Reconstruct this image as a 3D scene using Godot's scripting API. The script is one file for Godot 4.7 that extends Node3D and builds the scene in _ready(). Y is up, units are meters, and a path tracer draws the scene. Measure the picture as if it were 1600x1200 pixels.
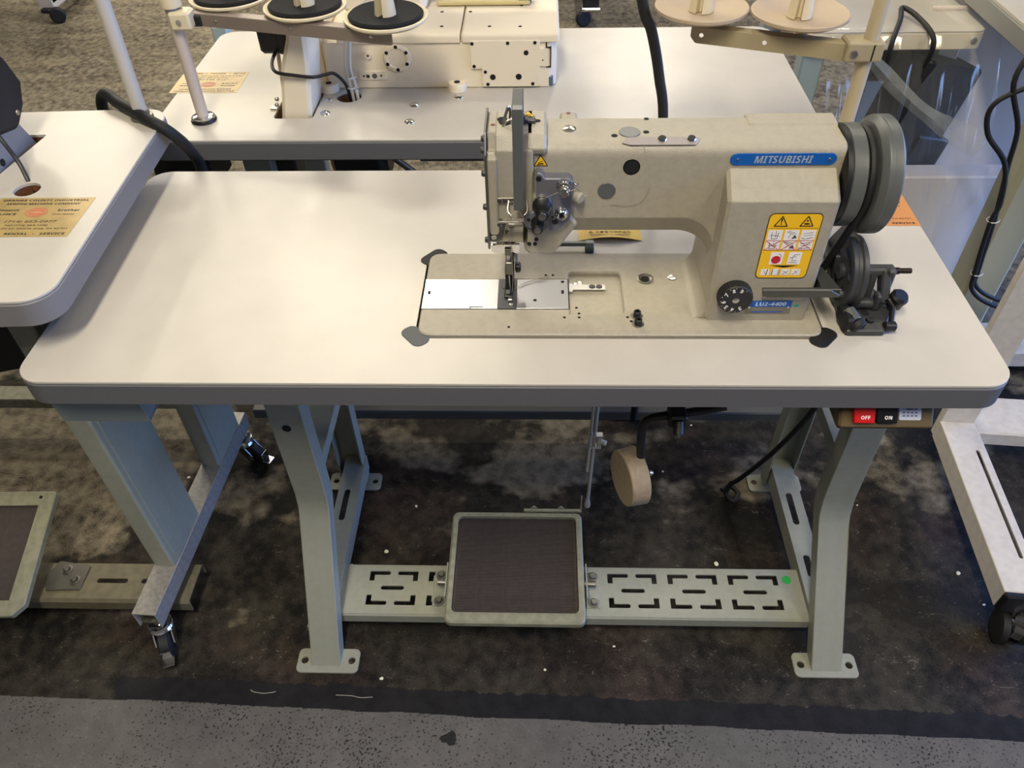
extends Node3D
# Sewing machine workshop: an industrial walking-foot machine on its table, other machine tables around it.

const TOP := 0.76          # height of the table tops
const LEFT_TOP := 0.845    # the left table stands higher

# ------------------------------------------------------------------ mesh builder
class MB:
	var p := PackedVector3Array()
	var t := Transform3D.IDENTITY

	func tri(a: Vector3, b: Vector3, c: Vector3) -> void:
		p.append(t * a); p.append(t * b); p.append(t * c)

	func quad(a: Vector3, b: Vector3, c: Vector3, d: Vector3) -> void:
		tri(a, b, c); tri(a, c, d)

	# box from centre and size, chamfered by bev
	func box(c: Vector3, s: Vector3, bev := 0.0) -> void:
		var h := s * 0.5
		var b: float = minf(bev, minf(h.x, minf(h.y, h.z)) * 0.95)
		if b <= 0.0:
			b = 0.00001
		var k := [Vector3.RIGHT, Vector3.UP, Vector3.BACK]
		# faces
		for ax in 3:
			var u: Vector3 = k[(ax + 1) % 3]
			var w: Vector3 = k[(ax + 2) % 3]
			var n: Vector3 = k[ax]
			for sg in [-1.0, 1.0]:
				var o: Vector3 = c + n * (h[ax] * sg)
				var du: Vector3 = u * (h[(ax + 1) % 3] - b)
				var dw: Vector3 = w * (h[(ax + 2) % 3] - b)
				if sg > 0: quad(o - du - dw, o + du - dw, o + du + dw, o - du + dw)
				else: quad(o - du - dw, o - du + dw, o + du + dw, o + du - dw)
		if bev <= 0.0:
			return
		for ax in 3:
			var n: Vector3 = k[ax]
			var iu := (ax + 1) % 3
			var iw := (ax + 2) % 3
			for su in [-1.0, 1.0]:
				for sw in [-1.0, 1.0]:
					var e1: Vector3 = c + k[iu] * (h[iu] * su) + k[iw] * ((h[iw] - b) * sw)
					var e2: Vector3 = c + k[iu] * ((h[iu] - b) * su) + k[iw] * (h[iw] * sw)
					var d: Vector3 = n * (h[ax] - b)
					if su * sw > 0: quad(e1 - d, e2 - d, e2 + d, e1 + d)
					else: quad(e1 - d, e1 + d, e2 + d, e2 - d)
		for sx in [-1.0, 1.0]:
			for sy in [-1.0, 1.0]:
				for sz in [-1.0, 1.0]:
					var q := Vector3(h.x * sx, h.y * sy, h.z * sz)
					var a := c + Vector3(q.x, q.y - b * sy, q.z - b * sz)
					var b2 := c + Vector3(q.x - b * sx, q.y, q.z - b * sz)
					var d2 := c + Vector3(q.x - b * sx, q.y - b * sy, q.z)
					if sx * sy * sz > 0: tri(a, b2, d2)
					else: tri(a, d2, b2)

	# lathe: profile of (radius, height) along axis from origin; closed by zero radii
	func lathe(prof: Array, o: Vector3, axis: Vector3, n := 24) -> void:
		var w := axis.normalized()
		var u := (w.cross(Vector3.UP) if absf(w.y) < 0.9 else w.cross(Vector3.RIGHT)).normalized()
		var v := w.cross(u)
		for i in prof.size() - 1:
			var a: Vector2 = prof[i]
			var b: Vector2 = prof[i + 1]
			for j in n:
				var t0 := TAU * j / n
				var t1 := TAU * (j + 1) / n
				var d0 := u * cos(t0) + v * sin(t0)
				var d1 := u * cos(t1) + v * sin(t1)
				var A := o + d0 * a.x + w * a.y
				var B := o + d1 * a.x + w * a.y
				var C := o + d1 * b.x + w * b.y
				var D := o + d0 * b.x + w * b.y
				if a.x < 1e-6: tri(A, C, D)
				elif b.x < 1e-6: tri(A, B, C)
				else: quad(A, B, C, D)

	func cyl(a: Vector3, b: Vector3, r: float, n := 20, bev := 0.0, r2 := -1.0) -> void:
		var L := (b - a).length()
		if r2 < 0: r2 = r
		if bev > 0: lathe([Vector2(0, 0), Vector2(r - bev, 0), Vector2(r, bev), Vector2(r2, L - bev), Vector2(r2 - bev, L), Vector2(0, L)], a, b - a, n)
		else: lathe([Vector2(0, 0), Vector2(r, 0), Vector2(r2, L), Vector2(0, L)], a, b - a, n)

	func ball(c: Vector3, r: float, n := 16, sq := 1.0) -> void:
		var pr := []
		for i in 9:
			var a := PI * i / 8.0
			pr.append(Vector2(r * sin(a) if i % 8 else 0.0, -r * sq * cos(a)))
		lathe(pr, c, Vector3.UP, n)

	# tube along a polyline
	func tube(pts: Array, r: float, n := 10, r_end := -1.0) -> void:
		var rings := []
		var m := pts.size()
		var prev := Vector3.ZERO
		var u := Vector3.ZERO
		for i in m:
			var d: Vector3 = (pts[mini(i + 1, m - 1)] - pts[maxi(i - 1, 0)]).normalized()
			if i == 0: u = (d.cross(Vector3.UP) if absf(d.y) < 0.9 else d.cross(Vector3.RIGHT)).normalized()
			else:
				u = (u - d * u.dot(d)).normalized()
			var v := d.cross(u)
			var rr := r if r_end < 0 else lerpf(r, r_end, float(i) / (m - 1))
			var ring := []
			for j in n:
				ring.append(pts[i] + (u * cos(TAU * j / n) + v * sin(TAU * j / n)) * rr)
			rings.append(ring)
		for i in m - 1:
			for j in n:
				var j2 := (j + 1) % n
				quad(rings[i][j], rings[i][j2], rings[i + 1][j2], rings[i + 1][j])
		for j in range(1, n - 1):
			tri(rings[0][0], rings[0][j + 1], rings[0][j])
			tri(rings[m - 1][0], rings[m - 1][j], rings[m - 1][j + 1])

	# extrude polygon (x, y) from z0 to z1 with holes; chamfer bev on both outer rims
	func prism(poly: PackedVector2Array, z0: float, z1: float, bev := 0.0, holes := []) -> void:
		var o := MB.ccw(poly, true)
		var caps := o
		if bev > 0.0: caps = MB.inset(o, bev)
		var hs := []
		for h in holes: hs.append(MB.ccw(h, false))
		var flat := MB.bridge(caps, hs)
		var idx := MB.ears(flat)
		for i in range(0, idx.size(), 3):
			var a := flat[idx[i]]; var b := flat[idx[i + 1]]; var c := flat[idx[i + 2]]
			tri(Vector3(a.x, a.y, z1), Vector3(b.x, b.y, z1), Vector3(c.x, c.y, z1))
			tri(Vector3(a.x, a.y, z0), Vector3(c.x, c.y, z0), Vector3(b.x, b.y, z0))
		var n := o.size()
		for i in n:
			var j := (i + 1) % n
			var a := o[i]; var b := o[j]
			quad(Vector3(a.x, a.y, z0 + bev), Vector3(b.x, b.y, z0 + bev), Vector3(b.x, b.y, z1 - bev), Vector3(a.x, a.y, z1 - bev))
			if bev > 0.0:
				var ca := caps[i]; var cb := caps[j]
				quad(Vector3(a.x, a.y, z1 - bev), Vector3(b.x, b.y, z1 - bev), Vector3(cb.x, cb.y, z1), Vector3(ca.x, ca.y, z1))
				quad(Vector3(ca.x, ca.y, z0), Vector3(cb.x, cb.y, z0), Vector3(b.x, b.y, z0 + bev), Vector3(a.x, a.y, z0 + bev))
		for h in hs:
			for i in h.size():
				var a: Vector2 = h[i]
				var b: Vector2 = h[(i + 1) % h.size()]
				quad(Vector3(a.x, a.y, z0), Vector3(b.x, b.y, z0), Vector3(b.x, b.y, z1), Vector3(a.x, a.y, z1))

	# polygons given in world axes
	func hplate(poly: PackedVector2Array, y0: float, y1: float, bev := 0.0, holes := []) -> void:   # (x, z)
		var keep := t
		t = t * Transform3D(Basis(Vector3.RIGHT, Vector3.FORWARD, Vector3.UP), Vector3.ZERO)
		var hs := []
		for h in holes: hs.append(MB.flipy(h))
		prism(MB.flipy(poly), y0, y1, bev, hs)
		t = keep

	func xplate(poly: PackedVector2Array, x0: float, x1: float, bev := 0.0, holes := []) -> void:   # (z, y)
		var keep := t
		t = t * Transform3D(Basis(Vector3.FORWARD, Vector3.UP, Vector3.RIGHT), Vector3.ZERO)
		var hs := []
		for h in holes: hs.append(MB.flipx(h))
		prism(MB.flipx(poly), x0, x1, bev, hs)
		t = keep

	static func flipy(a: PackedVector2Array) -> PackedVector2Array:
		var r := PackedVector2Array()
		for q in a: r.append(Vector2(q.x, -q.y))
		return r
	static func flipx(a: PackedVector2Array) -> PackedVector2Array:
		var r := PackedVector2Array()
		for q in a: r.append(Vector2(-q.x, q.y))
		return r
	static func area(a: PackedVector2Array) -> float:
		var s := 0.0
		for i in a.size(): s += a[i].cross(a[(i + 1) % a.size()])
		return s * 0.5
	static func ccw(a: PackedVector2Array, want: bool) -> PackedVector2Array:
		var r := a.duplicate()
		if (MB.area(r) > 0) != want: r.reverse()
		return r
	static func inset(a: PackedVector2Array, d: float) -> PackedVector2Array:
		var r := PackedVector2Array()
		var n := a.size()
		for i in n:
			var e0 := (a[i] - a[(i + n - 1) % n]).normalized()
			var e1 := (a[(i + 1) % n] - a[i]).normalized()
			var n0 := Vector2(-e0.y, e0.x)
			var n1 := Vector2(-e1.y, e1.x)
			var m := n0 + n1
			r.append(a[i] + m * (d / maxf(0.5 * m.length_squared(), 0.35)))
		return r
	static func bridge(outer: PackedVector2Array, holes: Array) -> PackedVector2Array:
		var r := outer.duplicate()
		var hs := holes.duplicate()
		var used := {}
		hs.sort_custom(func(p1, p2): return MB.max_x(p1) > MB.max_x(p2))
		for h in hs:
			var hi := 0
			for i in h.size():
				if h[i].x > h[hi].x: hi = i
			var q: Vector2 = h[hi]
			var best := -1
			var bd := INF
			for i in r.size():
				var d := q.distance_squared_to(r[i])
				if d < bd and not used.has(r[i]):
					var ok := true
					for j in r.size():
						var a := r[j]; var b := r[(j + 1) % r.size()]
						if a.is_equal_approx(r[i]) or b.is_equal_approx(r[i]): continue
						if Geometry2D.segment_intersects_segment(q, r[i], a, b) != null: ok = false; break
					if ok:
						for g in hs:
							for j in g.size():
								var a: Vector2 = g[j]
								var b: Vector2 = g[(j + 1) % g.size()]
								if a == q or b == q or a.is_equal_approx(r[i]) or b.is_equal_approx(r[i]): continue
								if Geometry2D.segment_intersects_segment(q, r[i], a, b) != null: ok = false; break
							if not ok: break
					if ok: bd = d; best = i
			if best < 0: continue
			used[r[best]] = true
			used[q] = true
			var out := PackedVector2Array()
			for i in best + 1: out.append(r[i])
			for i in h.size() + 1: out.append(h[(hi + i) % h.size()])
			for i in range(best, r.size()): out.append(r[i])
			r = out
		return r
	static func max_x(h: PackedVector2Array) -> float:
		var m := -INF
		for q in h: m = maxf(m, q.x)
		return m
	static func ears(f: PackedVector2Array) -> PackedInt32Array:
		var out := PackedInt32Array()
		var ix := []
		for i in f.size(): ix.append(i)
		var guard := 0
		var i := 0
		while ix.size() > 3 and guard < ix.size() * 2 + 4:
			var n := ix.size()
			var ia: int = ix[(i + n - 1) % n]; var ib: int = ix[i % n]; var ic: int = ix[(i + 1) % n]
			var a := f[ia]; var b := f[ib]; var c := f[ic]
			var cr := (b - a).cross(c - b)
			var ok := cr > 1e-14
			if ok:
				for k in ix:
					var q := f[k]
					if k == ia or k == ib or k == ic or q == a or q == b or q == c: continue
					if (b - a).cross(q - a) >= -1e-14 and (c - b).cross(q - b) >= -1e-14 and (a - c).cross(q - c) >= -1e-14:
						ok = false
						break
			if ok or (absf(cr) <= 1e-14 and guard > n):
				if ok:
					out.append(ia); out.append(ib); out.append(ic)
				ix.remove_at(i % n)
				guard = 0
				i = i % maxi(1, ix.size())
			else:
				i = (i + 1) % n
				guard += 1
		if ix.size() == 3:
			for k in ix: out.append(k)
		return out

	# area-weighted normals, joined below the crease angle
	func mesh(crease := 40.0) -> ArrayMesh:
		var n := p.size() / 3
		var fn := PackedVector3Array()
		fn.resize(n)
		var at := {}
		for i in n:
			var c := (p[i * 3 + 1] - p[i * 3]).cross(p[i * 3 + 2] - p[i * 3])
			fn[i] = c
			if c.length_squared() < 1e-22: continue
			for k in 3:
				var key := Vector3i((p[i * 3 + k] * 20000.0).round())
				if at.has(key): at[key].append(i)
				else: at[key] = [i]
		var cs := cos(deg_to_rad(crease))
		var vs := PackedVector3Array()
		var ns := PackedVector3Array()
		for i in n:
			if fn[i].length_squared() < 1e-22: continue
			var me := fn[i].normalized()
			for k in [0, 2, 1]:
				var q := p[i * 3 + k]
				var s := Vector3.ZERO
				for f in at[Vector3i((q * 20000.0).round())]:
					if fn[f].normalized().dot(me) > cs: s += fn[f]
				vs.append(q)
				ns.append(s.normalized())
		var arr := []
		arr.resize(Mesh.ARRAY_MAX)
		arr[Mesh.ARRAY_VERTEX] = vs
		arr[Mesh.ARRAY_NORMAL] = ns
		var m := ArrayMesh.new()
		m.add_surface_from_arrays(Mesh.PRIMITIVE_TRIANGLES, arr)
		return m

# ------------------------------------------------------------------ polygons and paths
func pv(a: Array) -> PackedVector2Array:
	var r := PackedVector2Array()
	for i in range(0, a.size(), 2): r.append(Vector2(a[i], a[i + 1]))
	return r

func rrect(x0: float, y0: float, x1: float, y1: float, r: float, n := 6) -> PackedVector2Array:
	var o := PackedVector2Array()
	var cs := [Vector2(x1 - r, y1 - r), Vector2(x0 + r, y1 - r), Vector2(x0 + r, y0 + r), Vector2(x1 - r, y0 + r)]
	for k in 4:
		for i in n + 1:
			var a := PI * 0.5 * (k + float(i) / n)
			o.append(cs[k] + Vector2(cos(a), sin(a)) * r)
	return o

func circ(c: Vector2, r: float, n := 20, ry := -1.0) -> PackedVector2Array:
	var o := PackedVector2Array()
	for i in n: o.append(c + Vector2(cos(TAU * i / n) * r, sin(TAU * i / n) * (r if ry < 0 else ry)))
	return o

# round the corners of a polygon; radii per corner (or one for all)
func rpoly(a: PackedVector2Array, rad, n := 5) -> PackedVector2Array:
	var o := PackedVector2Array()
	var m := a.size()
	for i in m:
		var r: float = rad[i] if rad is Array else rad
		var p0 := a[(i + m - 1) % m]; var p1 := a[i]; var p2 := a[(i + 1) % m]
		if r <= 0.0:
			o.append(p1)
			continue
		var d0 := (p0 - p1).normalized(); var d1 := (p2 - p1).normalized()
		var half := acos(clampf(d0.dot(d1), -1, 1)) * 0.5
		var t := minf(r / tan(half), minf(p0.distance_to(p1), p2.distance_to(p1)) * 0.48)
		for k in n + 1:
			var f := float(k) / n
			o.append((p1 + d0 * t).lerp(p1, f).lerp(p1.lerp(p1 + d1 * t, f), f))
	return o

func smooth(pts: Array, step := 6) -> Array:
	var o := []
	var m := pts.size()
	for i in m - 1:
		var a: Vector3 = pts[maxi(i - 1, 0)]; var b: Vector3 = pts[i]; var c: Vector3 = pts[i + 1]; var d: Vector3 = pts[mini(i + 2, m - 1)]
		for k in step:
			o.append(b.cubic_interpolate(c, a, d, float(k) / step))
	o.append(pts[m - 1])
	return o

# ------------------------------------------------------------------ nodes
var taken := {}
func numbered(n: String) -> String:
	if not taken.has(n):
		taken[n] = 0
		return n
	taken[n] += 1
	return "%s_%03d" % [n, taken[n]]

func tag(o: Node, label: String, category := "", group := "", kind := "") -> Node:
	if label: o.set_meta("label", label)
	if category: o.set_meta("category", category)
	if group: o.set_meta("group", group)
	if kind: o.set_meta("kind", kind)
	return o

func thing(called: String, label: String, category: String, at := Vector3.ZERO, turn := 0.0, group := "") -> Node3D:
	var o := Node3D.new()
	o.name = numbered(called)
	add_child(o)
	o.position = at
	o.rotation.y = turn
	tag(o, label, category, group)
	return o

func part(called: String, mesh: Mesh, m: Material, parent: Node = self, label := "") -> MeshInstance3D:
	var o := MeshInstance3D.new()
	o.mesh = mesh
	o.material_override = m
	o.name = called if parent != self else numbered(called)
	parent.add_child(o, true)
	if label: o.set_meta("label", label)
	return o

func put(called: String, b: MB, m: Material, parent: Node = self, label := "", crease := 40.0) -> MeshInstance3D:
	return part(called, b.mesh(crease), m, parent, label)

func struct(called: String, b: MB, m: Material, crease := 40.0) -> MeshInstance3D:
	var o := put(called, b, m, self, "", crease)
	o.set_meta("kind", "structure")
	return o

# ------------------------------------------------------------------ lettering: flat text meshes, laid out in (x right, y up) and placed by a transform
var fonts := {}
func font(name: String, weight := 400) -> Font:
	var key := name + str(weight)
	if not fonts.has(key):
		var f := SystemFont.new()
		f.font_names = PackedStringArray([name])
		f.font_weight = weight
		fonts[key] = f
	return fonts[key]

# lines: [text, x, y, cap height, width or 0, slant, weight]; all become one mesh in the plane of xf (x right, y up, z out)
func letters(lines: Array, xf: Transform3D, depth := 0.0003, face := "Droid Sans") -> ArrayMesh:
	var vs := PackedVector3Array()
	var ns := PackedVector3Array()
	for l in lines:
		var tm := TextMesh.new()
		tm.text = l[0]
		tm.font = font(face, l[6] if l.size() > 6 else 400)
		tm.font_size = 32
		tm.pixel_size = 0.01
		tm.depth = 0.02
		tm.curve_step = 3.0
		var a := tm.get_mesh_arrays()
		var v: PackedVector3Array = a[Mesh.ARRAY_VERTEX]
		var n: PackedVector3Array = a[Mesh.ARRAY_NORMAL]
		var ind = a[Mesh.ARRAY_INDEX]
		if v.is_empty(): continue
		var lo := Vector3(INF, INF, INF); var hi := -lo
		for q in v:
			lo = lo.min(q); hi = hi.max(q)
		var s: float = l[3] / maxf(hi.y - lo.y, 0.001)
		var sx := s
		if l[4] > 0.0: sx = l[4] / maxf(hi.x - lo.x, 0.001)
		var sl: float = l[5] if l.size() > 5 else 0.0
		var mid := (lo + hi) * 0.5
		var order := []
		if ind != null and ind.size() > 0:
			for i in ind: order.append(i)
		else:
			for i in v.size(): order.append(i)
		for i in order:
			var q := v[i] - mid
			var y := q.y * s
			vs.append(xf * Vector3(l[1] + q.x * sx + y * sl, l[2] + y, (q.z / 0.02 + 0.5) * depth))
			ns.append((xf.basis * n[i]).normalized())
	var arr := []
	arr.resize(Mesh.ARRAY_MAX)
	arr[Mesh.ARRAY_VERTEX] = vs
	arr[Mesh.ARRAY_NORMAL] = ns
	var m := ArrayMesh.new()
	m.add_surface_from_arrays(Mesh.PRIMITIVE_TRIANGLES, arr)
	return m

# frame of a surface: origin, right, up
func frame(o: Vector3, right: Vector3, up: Vector3) -> Transform3D:
	var r := right.normalized()
	var n := r.cross(up).normalized()
	return Transform3D(Basis(r, n.cross(r), n), o)

# ------------------------------------------------------------------ materials
func noise(freq: float, seed_: int, oct := 4, type := FastNoiseLite.TYPE_SIMPLEX_SMOOTH) -> FastNoiseLite:
	var n := FastNoiseLite.new()
	n.noise_type = type
	n.frequency = freq
	n.seed = seed_
	n.fractal_octaves = oct
	return n

func bump_tex(freq: float, seed_: int, strength: float, size := 256, oct := 3) -> ImageTexture:
	var im := noise(freq, seed_, oct).get_seamless_image(size, size)
	im.convert(Image.FORMAT_RGBA8)
	im.bump_map_to_normal_map(strength)
	im.generate_mipmaps()
	return ImageTexture.create_from_image(im)

# speckle/mottle colour map around white (multiplies the albedo)
func mottle_tex(freq: float, seed_: int, low: float, high: float, size := 256, oct := 4) -> ImageTexture:
	var im := noise(freq, seed_, oct).get_seamless_image(size, size)
	im.convert(Image.FORMAT_RGB8)
	for y in size:
		for x in size:
			var v := lerpf(low, high, im.get_pixel(x, y).r)
			im.set_pixel(x, y, Color(v, v, v))
	return ImageTexture.create_from_image(im)

func mat(c: Color, rough := 0.5, metal := 0.0) -> StandardMaterial3D:
	var m := StandardMaterial3D.new()
	m.albedo_color = c
	m.roughness = rough
	m.metallic = metal
	return m

func grain(m: StandardMaterial3D, normal: Texture2D, scale: float, amount := 1.0, colour: Texture2D = null) -> StandardMaterial3D:
	m.uv1_triplanar = true
	m.uv1_scale = Vector3.ONE * scale
	if normal:
		m.normal_enabled = true
		m.normal_texture = normal
		m.normal_scale = amount
	if colour: m.albedo_texture = colour
	return m

var M := {}

# alike small pieces drawn with one builder become one part each: connected pieces whose boxes touch stay together
func scatter(called: String, b: MB, m: Material, parent: Node, label := "", crease := 40.0) -> void:
	var n := b.p.size() / 3
	var lead := {}
	var owner := PackedInt32Array()
	owner.resize(n)
	for i in n: owner[i] = i
	var find := func(x: int) -> int:
		while owner[x] != x: x = owner[x]
		return x
	for i in n:
		for k in 3:
			var key := Vector3i((b.p[i * 3 + k] * 20000.0).round())
			if lead.has(key):
				var a: int = find.call(lead[key]); var c: int = find.call(i)
				if a != c: owner[c] = a
			else: lead[key] = i
	var groups := {}
	for i in n:
		var r: int = find.call(i)
		if not groups.has(r): groups[r] = PackedVector3Array()
		for k in 3: groups[r].append(b.p[i * 3 + k])
	var sets := []
	for r in groups:
		var box := AABB(groups[r][0], Vector3.ZERO)
		for q in groups[r]: box = box.expand(q)
		sets.append([box.grow(0.0003), groups[r]])
	var again := true
	while again:
		again = false
		for i in sets.size():
			for j in range(i + 1, sets.size()):
				if sets[i][0].intersects(sets[j][0]):
					sets[i] = [sets[i][0].merge(sets[j][0]), sets[i][1] + sets[j][1]]
					sets.remove_at(j)
					again = true
					break
			if again: break
	for s in sets:
		var one := MB.new()
		one.p = s[1]
		put(called, one, m, parent, label, crease)

# ------------------------------------------------------------------ scene
func _ready() -> void:
	camera_and_light()
	materials()
	room()
	main_table()
	main_machine()
	accessories()
	rear_table()
	left_table()
	right_side()
	small_things()

func camera_and_light() -> void:
	var cam := Camera3D.new()
	cam.name = "camera"
	cam.fov = 52.53
	cam.near = 0.05
	cam.position = Vector3(0.0386, 1.4186, 0.6635)
	cam.basis = Basis.from_euler(Vector3(-0.7805, 0.0441, -0.0267), EULER_ORDER_YXZ)
	add_child(cam)
	cam.current = true
	# overcast daylight outside the roll-up door
	var sm := ProceduralSkyMaterial.new()
	sm.sky_top_color = Color(0.36, 0.54, 0.90)
	sm.sky_horizon_color = Color(0.58, 0.72, 0.95)
	sm.ground_bottom_color = Color(0.36, 0.36, 0.36)
	sm.ground_horizon_color = Color(0.55, 0.56, 0.58)
	var sky := Sky.new()
	sky.sky_material = sm
	var env := Environment.new()
	env.background_mode = Environment.BG_SKY
	env.sky = sky
	env.background_energy_multiplier = 11.0
	env.ambient_light_source = Environment.AMBIENT_SOURCE_DISABLED
	env.reflected_light_source = Environment.REFLECTION_SOURCE_SKY
	env.tonemap_mode = Environment.TONE_MAPPER_LINEAR
	env.tonemap_exposure = 1.0
	env.sdfgi_enabled = true
	env.ssao_enabled = true
	env.ssil_enabled = true
	var we := WorldEnvironment.new()
	we.name = "environment"
	we.environment = env
	add_child(we)
	# two rows of fluorescent fittings hang over the aisle behind, warm white
	for k in [[-1.1, -3.1, 7.0, 1], [-3.6, -5.2, 9.0, 0], [-3.6, -7.4, 10.0, 0], [-1.7, -5.1, 5.0, 0], [0.9, -5.8, 8.0, 0], [1.0, -2.2, 2.0, 1], [-0.3, 1.2, 8.0, 0], [1.9, 1.2, 3.4, 0]]:
		ceiling_light(Vector3(k[0], 3.2, k[1]), k[2], PI / 2 * k[3])

const LAMP := Color(1.0, 0.962, 0.885)
func ceiling_light(at: Vector3, energy: float, turn: float) -> void:
	var t := thing("ceiling_light", "white fluorescent ceiling fitting hanging over the workshop aisle", "light fitting", at, turn, "fluorescent fittings under the ceiling")
	var b := MB.new()
	b.box(Vector3(0, 0.07, 0), Vector3(0.32, 0.09, 1.5), 0.01)
	for s in [-0.6, 0.6]: b.cyl(Vector3(0, 0.11, s), Vector3(0, 0.9, s), 0.006, 8)
	put("housing", b, mat(Color(0.85, 0.85, 0.83), 0.5), t)
	var d := MB.new()
	d.box(Vector3(0, 0.012, 0), Vector3(0.29, 0.024, 1.46), 0.008)
	var e := mat(Color(0.95, 0.93, 0.88), 0.5)
	e.emission_enabled = true
	e.emission = LAMP
	e.emission_energy_multiplier = 6.0
	put("diffuser", d, e, t)
	var l := AreaLight3D.new()
	l.name = "tube_light"
	l.area_size = Vector2(0.28, 1.44)
	l.light_color = LAMP
	l.light_energy = energy
	l.shadow_enabled = true
	l.position = Vector3(0, -0.004, 0)
	l.rotation.x = -PI / 2
	l.area_range = 30.0
	l.area_attenuation = 2.0
	t.add_child(l)

func materials() -> void:
	var fine := bump_tex(0.09, 3, 2.2)
	var coarse := bump_tex(0.03, 5, 1.5)
	var mott := mottle_tex(0.012, 8, 0.965, 1.02)
	var stain := mottle_tex(0.010, 9, 0.85, 1.06)
	M.laminate = grain(mat(Color(0.75, 0.725, 0.68), 0.37), coarse, 3.0, 0.06, mottle_tex(0.01, 12, 0.965, 1.0))
	M.edge = grain(mat(Color(0.36, 0.36, 0.37), 0.55), fine, 20.0, 0.15)
	M.stand = grain(mat(Color(0.555, 0.56, 0.505), 0.42), coarse, 14.0, 0.22, mott)
	M.grimy = grain(mat(Color(0.55, 0.545, 0.46), 0.5), coarse, 14.0, 0.3, stain)
	M.rubber = grain(mat(Color(0.235, 0.20, 0.185), 0.75), fine, 20.0, 0.4, stain)
	M.black = mat(Color(0.05, 0.05, 0.055), 0.45)
	M.black_soft = grain(mat(Color(0.055, 0.055, 0.06), 0.65), fine, 16.0, 0.3)
	M.hole = mat(Color(0.02, 0.02, 0.02), 0.9)
	M.steel = mat(Color(0.72, 0.71, 0.69), 0.28, 1.0)
	M.dull_steel = grain(mat(Color(0.50, 0.49, 0.46), 0.42, 0.9), coarse, 20.0, 0.2)
	M.cushion = mat(Color(0.31, 0.315, 0.325), 0.65)
	M.rod = mat(Color(0.70, 0.69, 0.66), 0.35, 0.45)
	M.chrome = mat(Color(0.86, 0.86, 0.86), 0.12, 1.0)
	M.machine = grain(mat(Color(0.64, 0.611, 0.543), 0.40), bump_tex(0.12, 21, 3.0), 22.0, 0.9, mott)
	M.machine_smooth = grain(mat(Color(0.615, 0.59, 0.52), 0.42), fine, 26.0, 0.2)
	M.iron = grain(mat(Color(0.23, 0.235, 0.24), 0.42, 0.2), fine, 22.0, 0.3)
	M.grey_paint = grain(mat(Color(0.33, 0.34, 0.335), 0.38), fine, 22.0, 0.2)
	M.plate = grain(mat(Color(0.66, 0.66, 0.67), 0.30, 0.9), coarse, 8.0, 0.08)
	M.cream = grain(mat(Color(0.885, 0.835, 0.735), 0.55), fine, 22.0, 0.2)
	M.cream_plastic = grain(mat(Color(0.83, 0.78, 0.66), 0.5), fine, 14.0, 0.15)
	M.foam = grain(mat(Color(0.06, 0.06, 0.065), 0.95), fine, 10.0, 0.9)
	M.wood = grain(mat(Color(0.45, 0.28, 0.16), 0.8), fine, 12.0, 0.6, mottle_tex(0.03, 31, 0.7, 1.1))
	M.yellow = mat(Color(0.93, 0.73, 0.11), 0.4)
	M.print = mat(Color(0.08, 0.06, 0.05), 0.5)
	M.white_print = mat(Color(0.90, 0.88, 0.87), 0.5)
	M.red_print = mat(Color(0.72, 0.10, 0.16), 0.5)
	M.red_soft = mat(Color(0.72, 0.43, 0.30), 0.5)
	M.gold = grain(mat(Color(0.70, 0.605, 0.39), 0.42, 0.2), coarse, 6.0, 0.1, mottle_tex(0.02, 33, 0.93, 1.04))
	M.blue = mat(Color(0.05, 0.34, 0.66), 0.35)
	M.silver_print = mat(Color(0.68, 0.72, 0.76), 0.4, 0.3)

const FX0 := -3.4; const FX1 := 3.2; const FZ0 := -4.2; const FZ1 := 0.9
# the floor's colour map holds more of its pixels near the main table
func fmap(u: float, lo: float, a: float, b: float, hi: float) -> float:
	if u < 0.15: return lerpf(lo, a, u / 0.15)
	if u < 0.85: return lerpf(a, b, (u - 0.15) / 0.7)
	return lerpf(b, hi, (u - 0.85) / 0.15)

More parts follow.
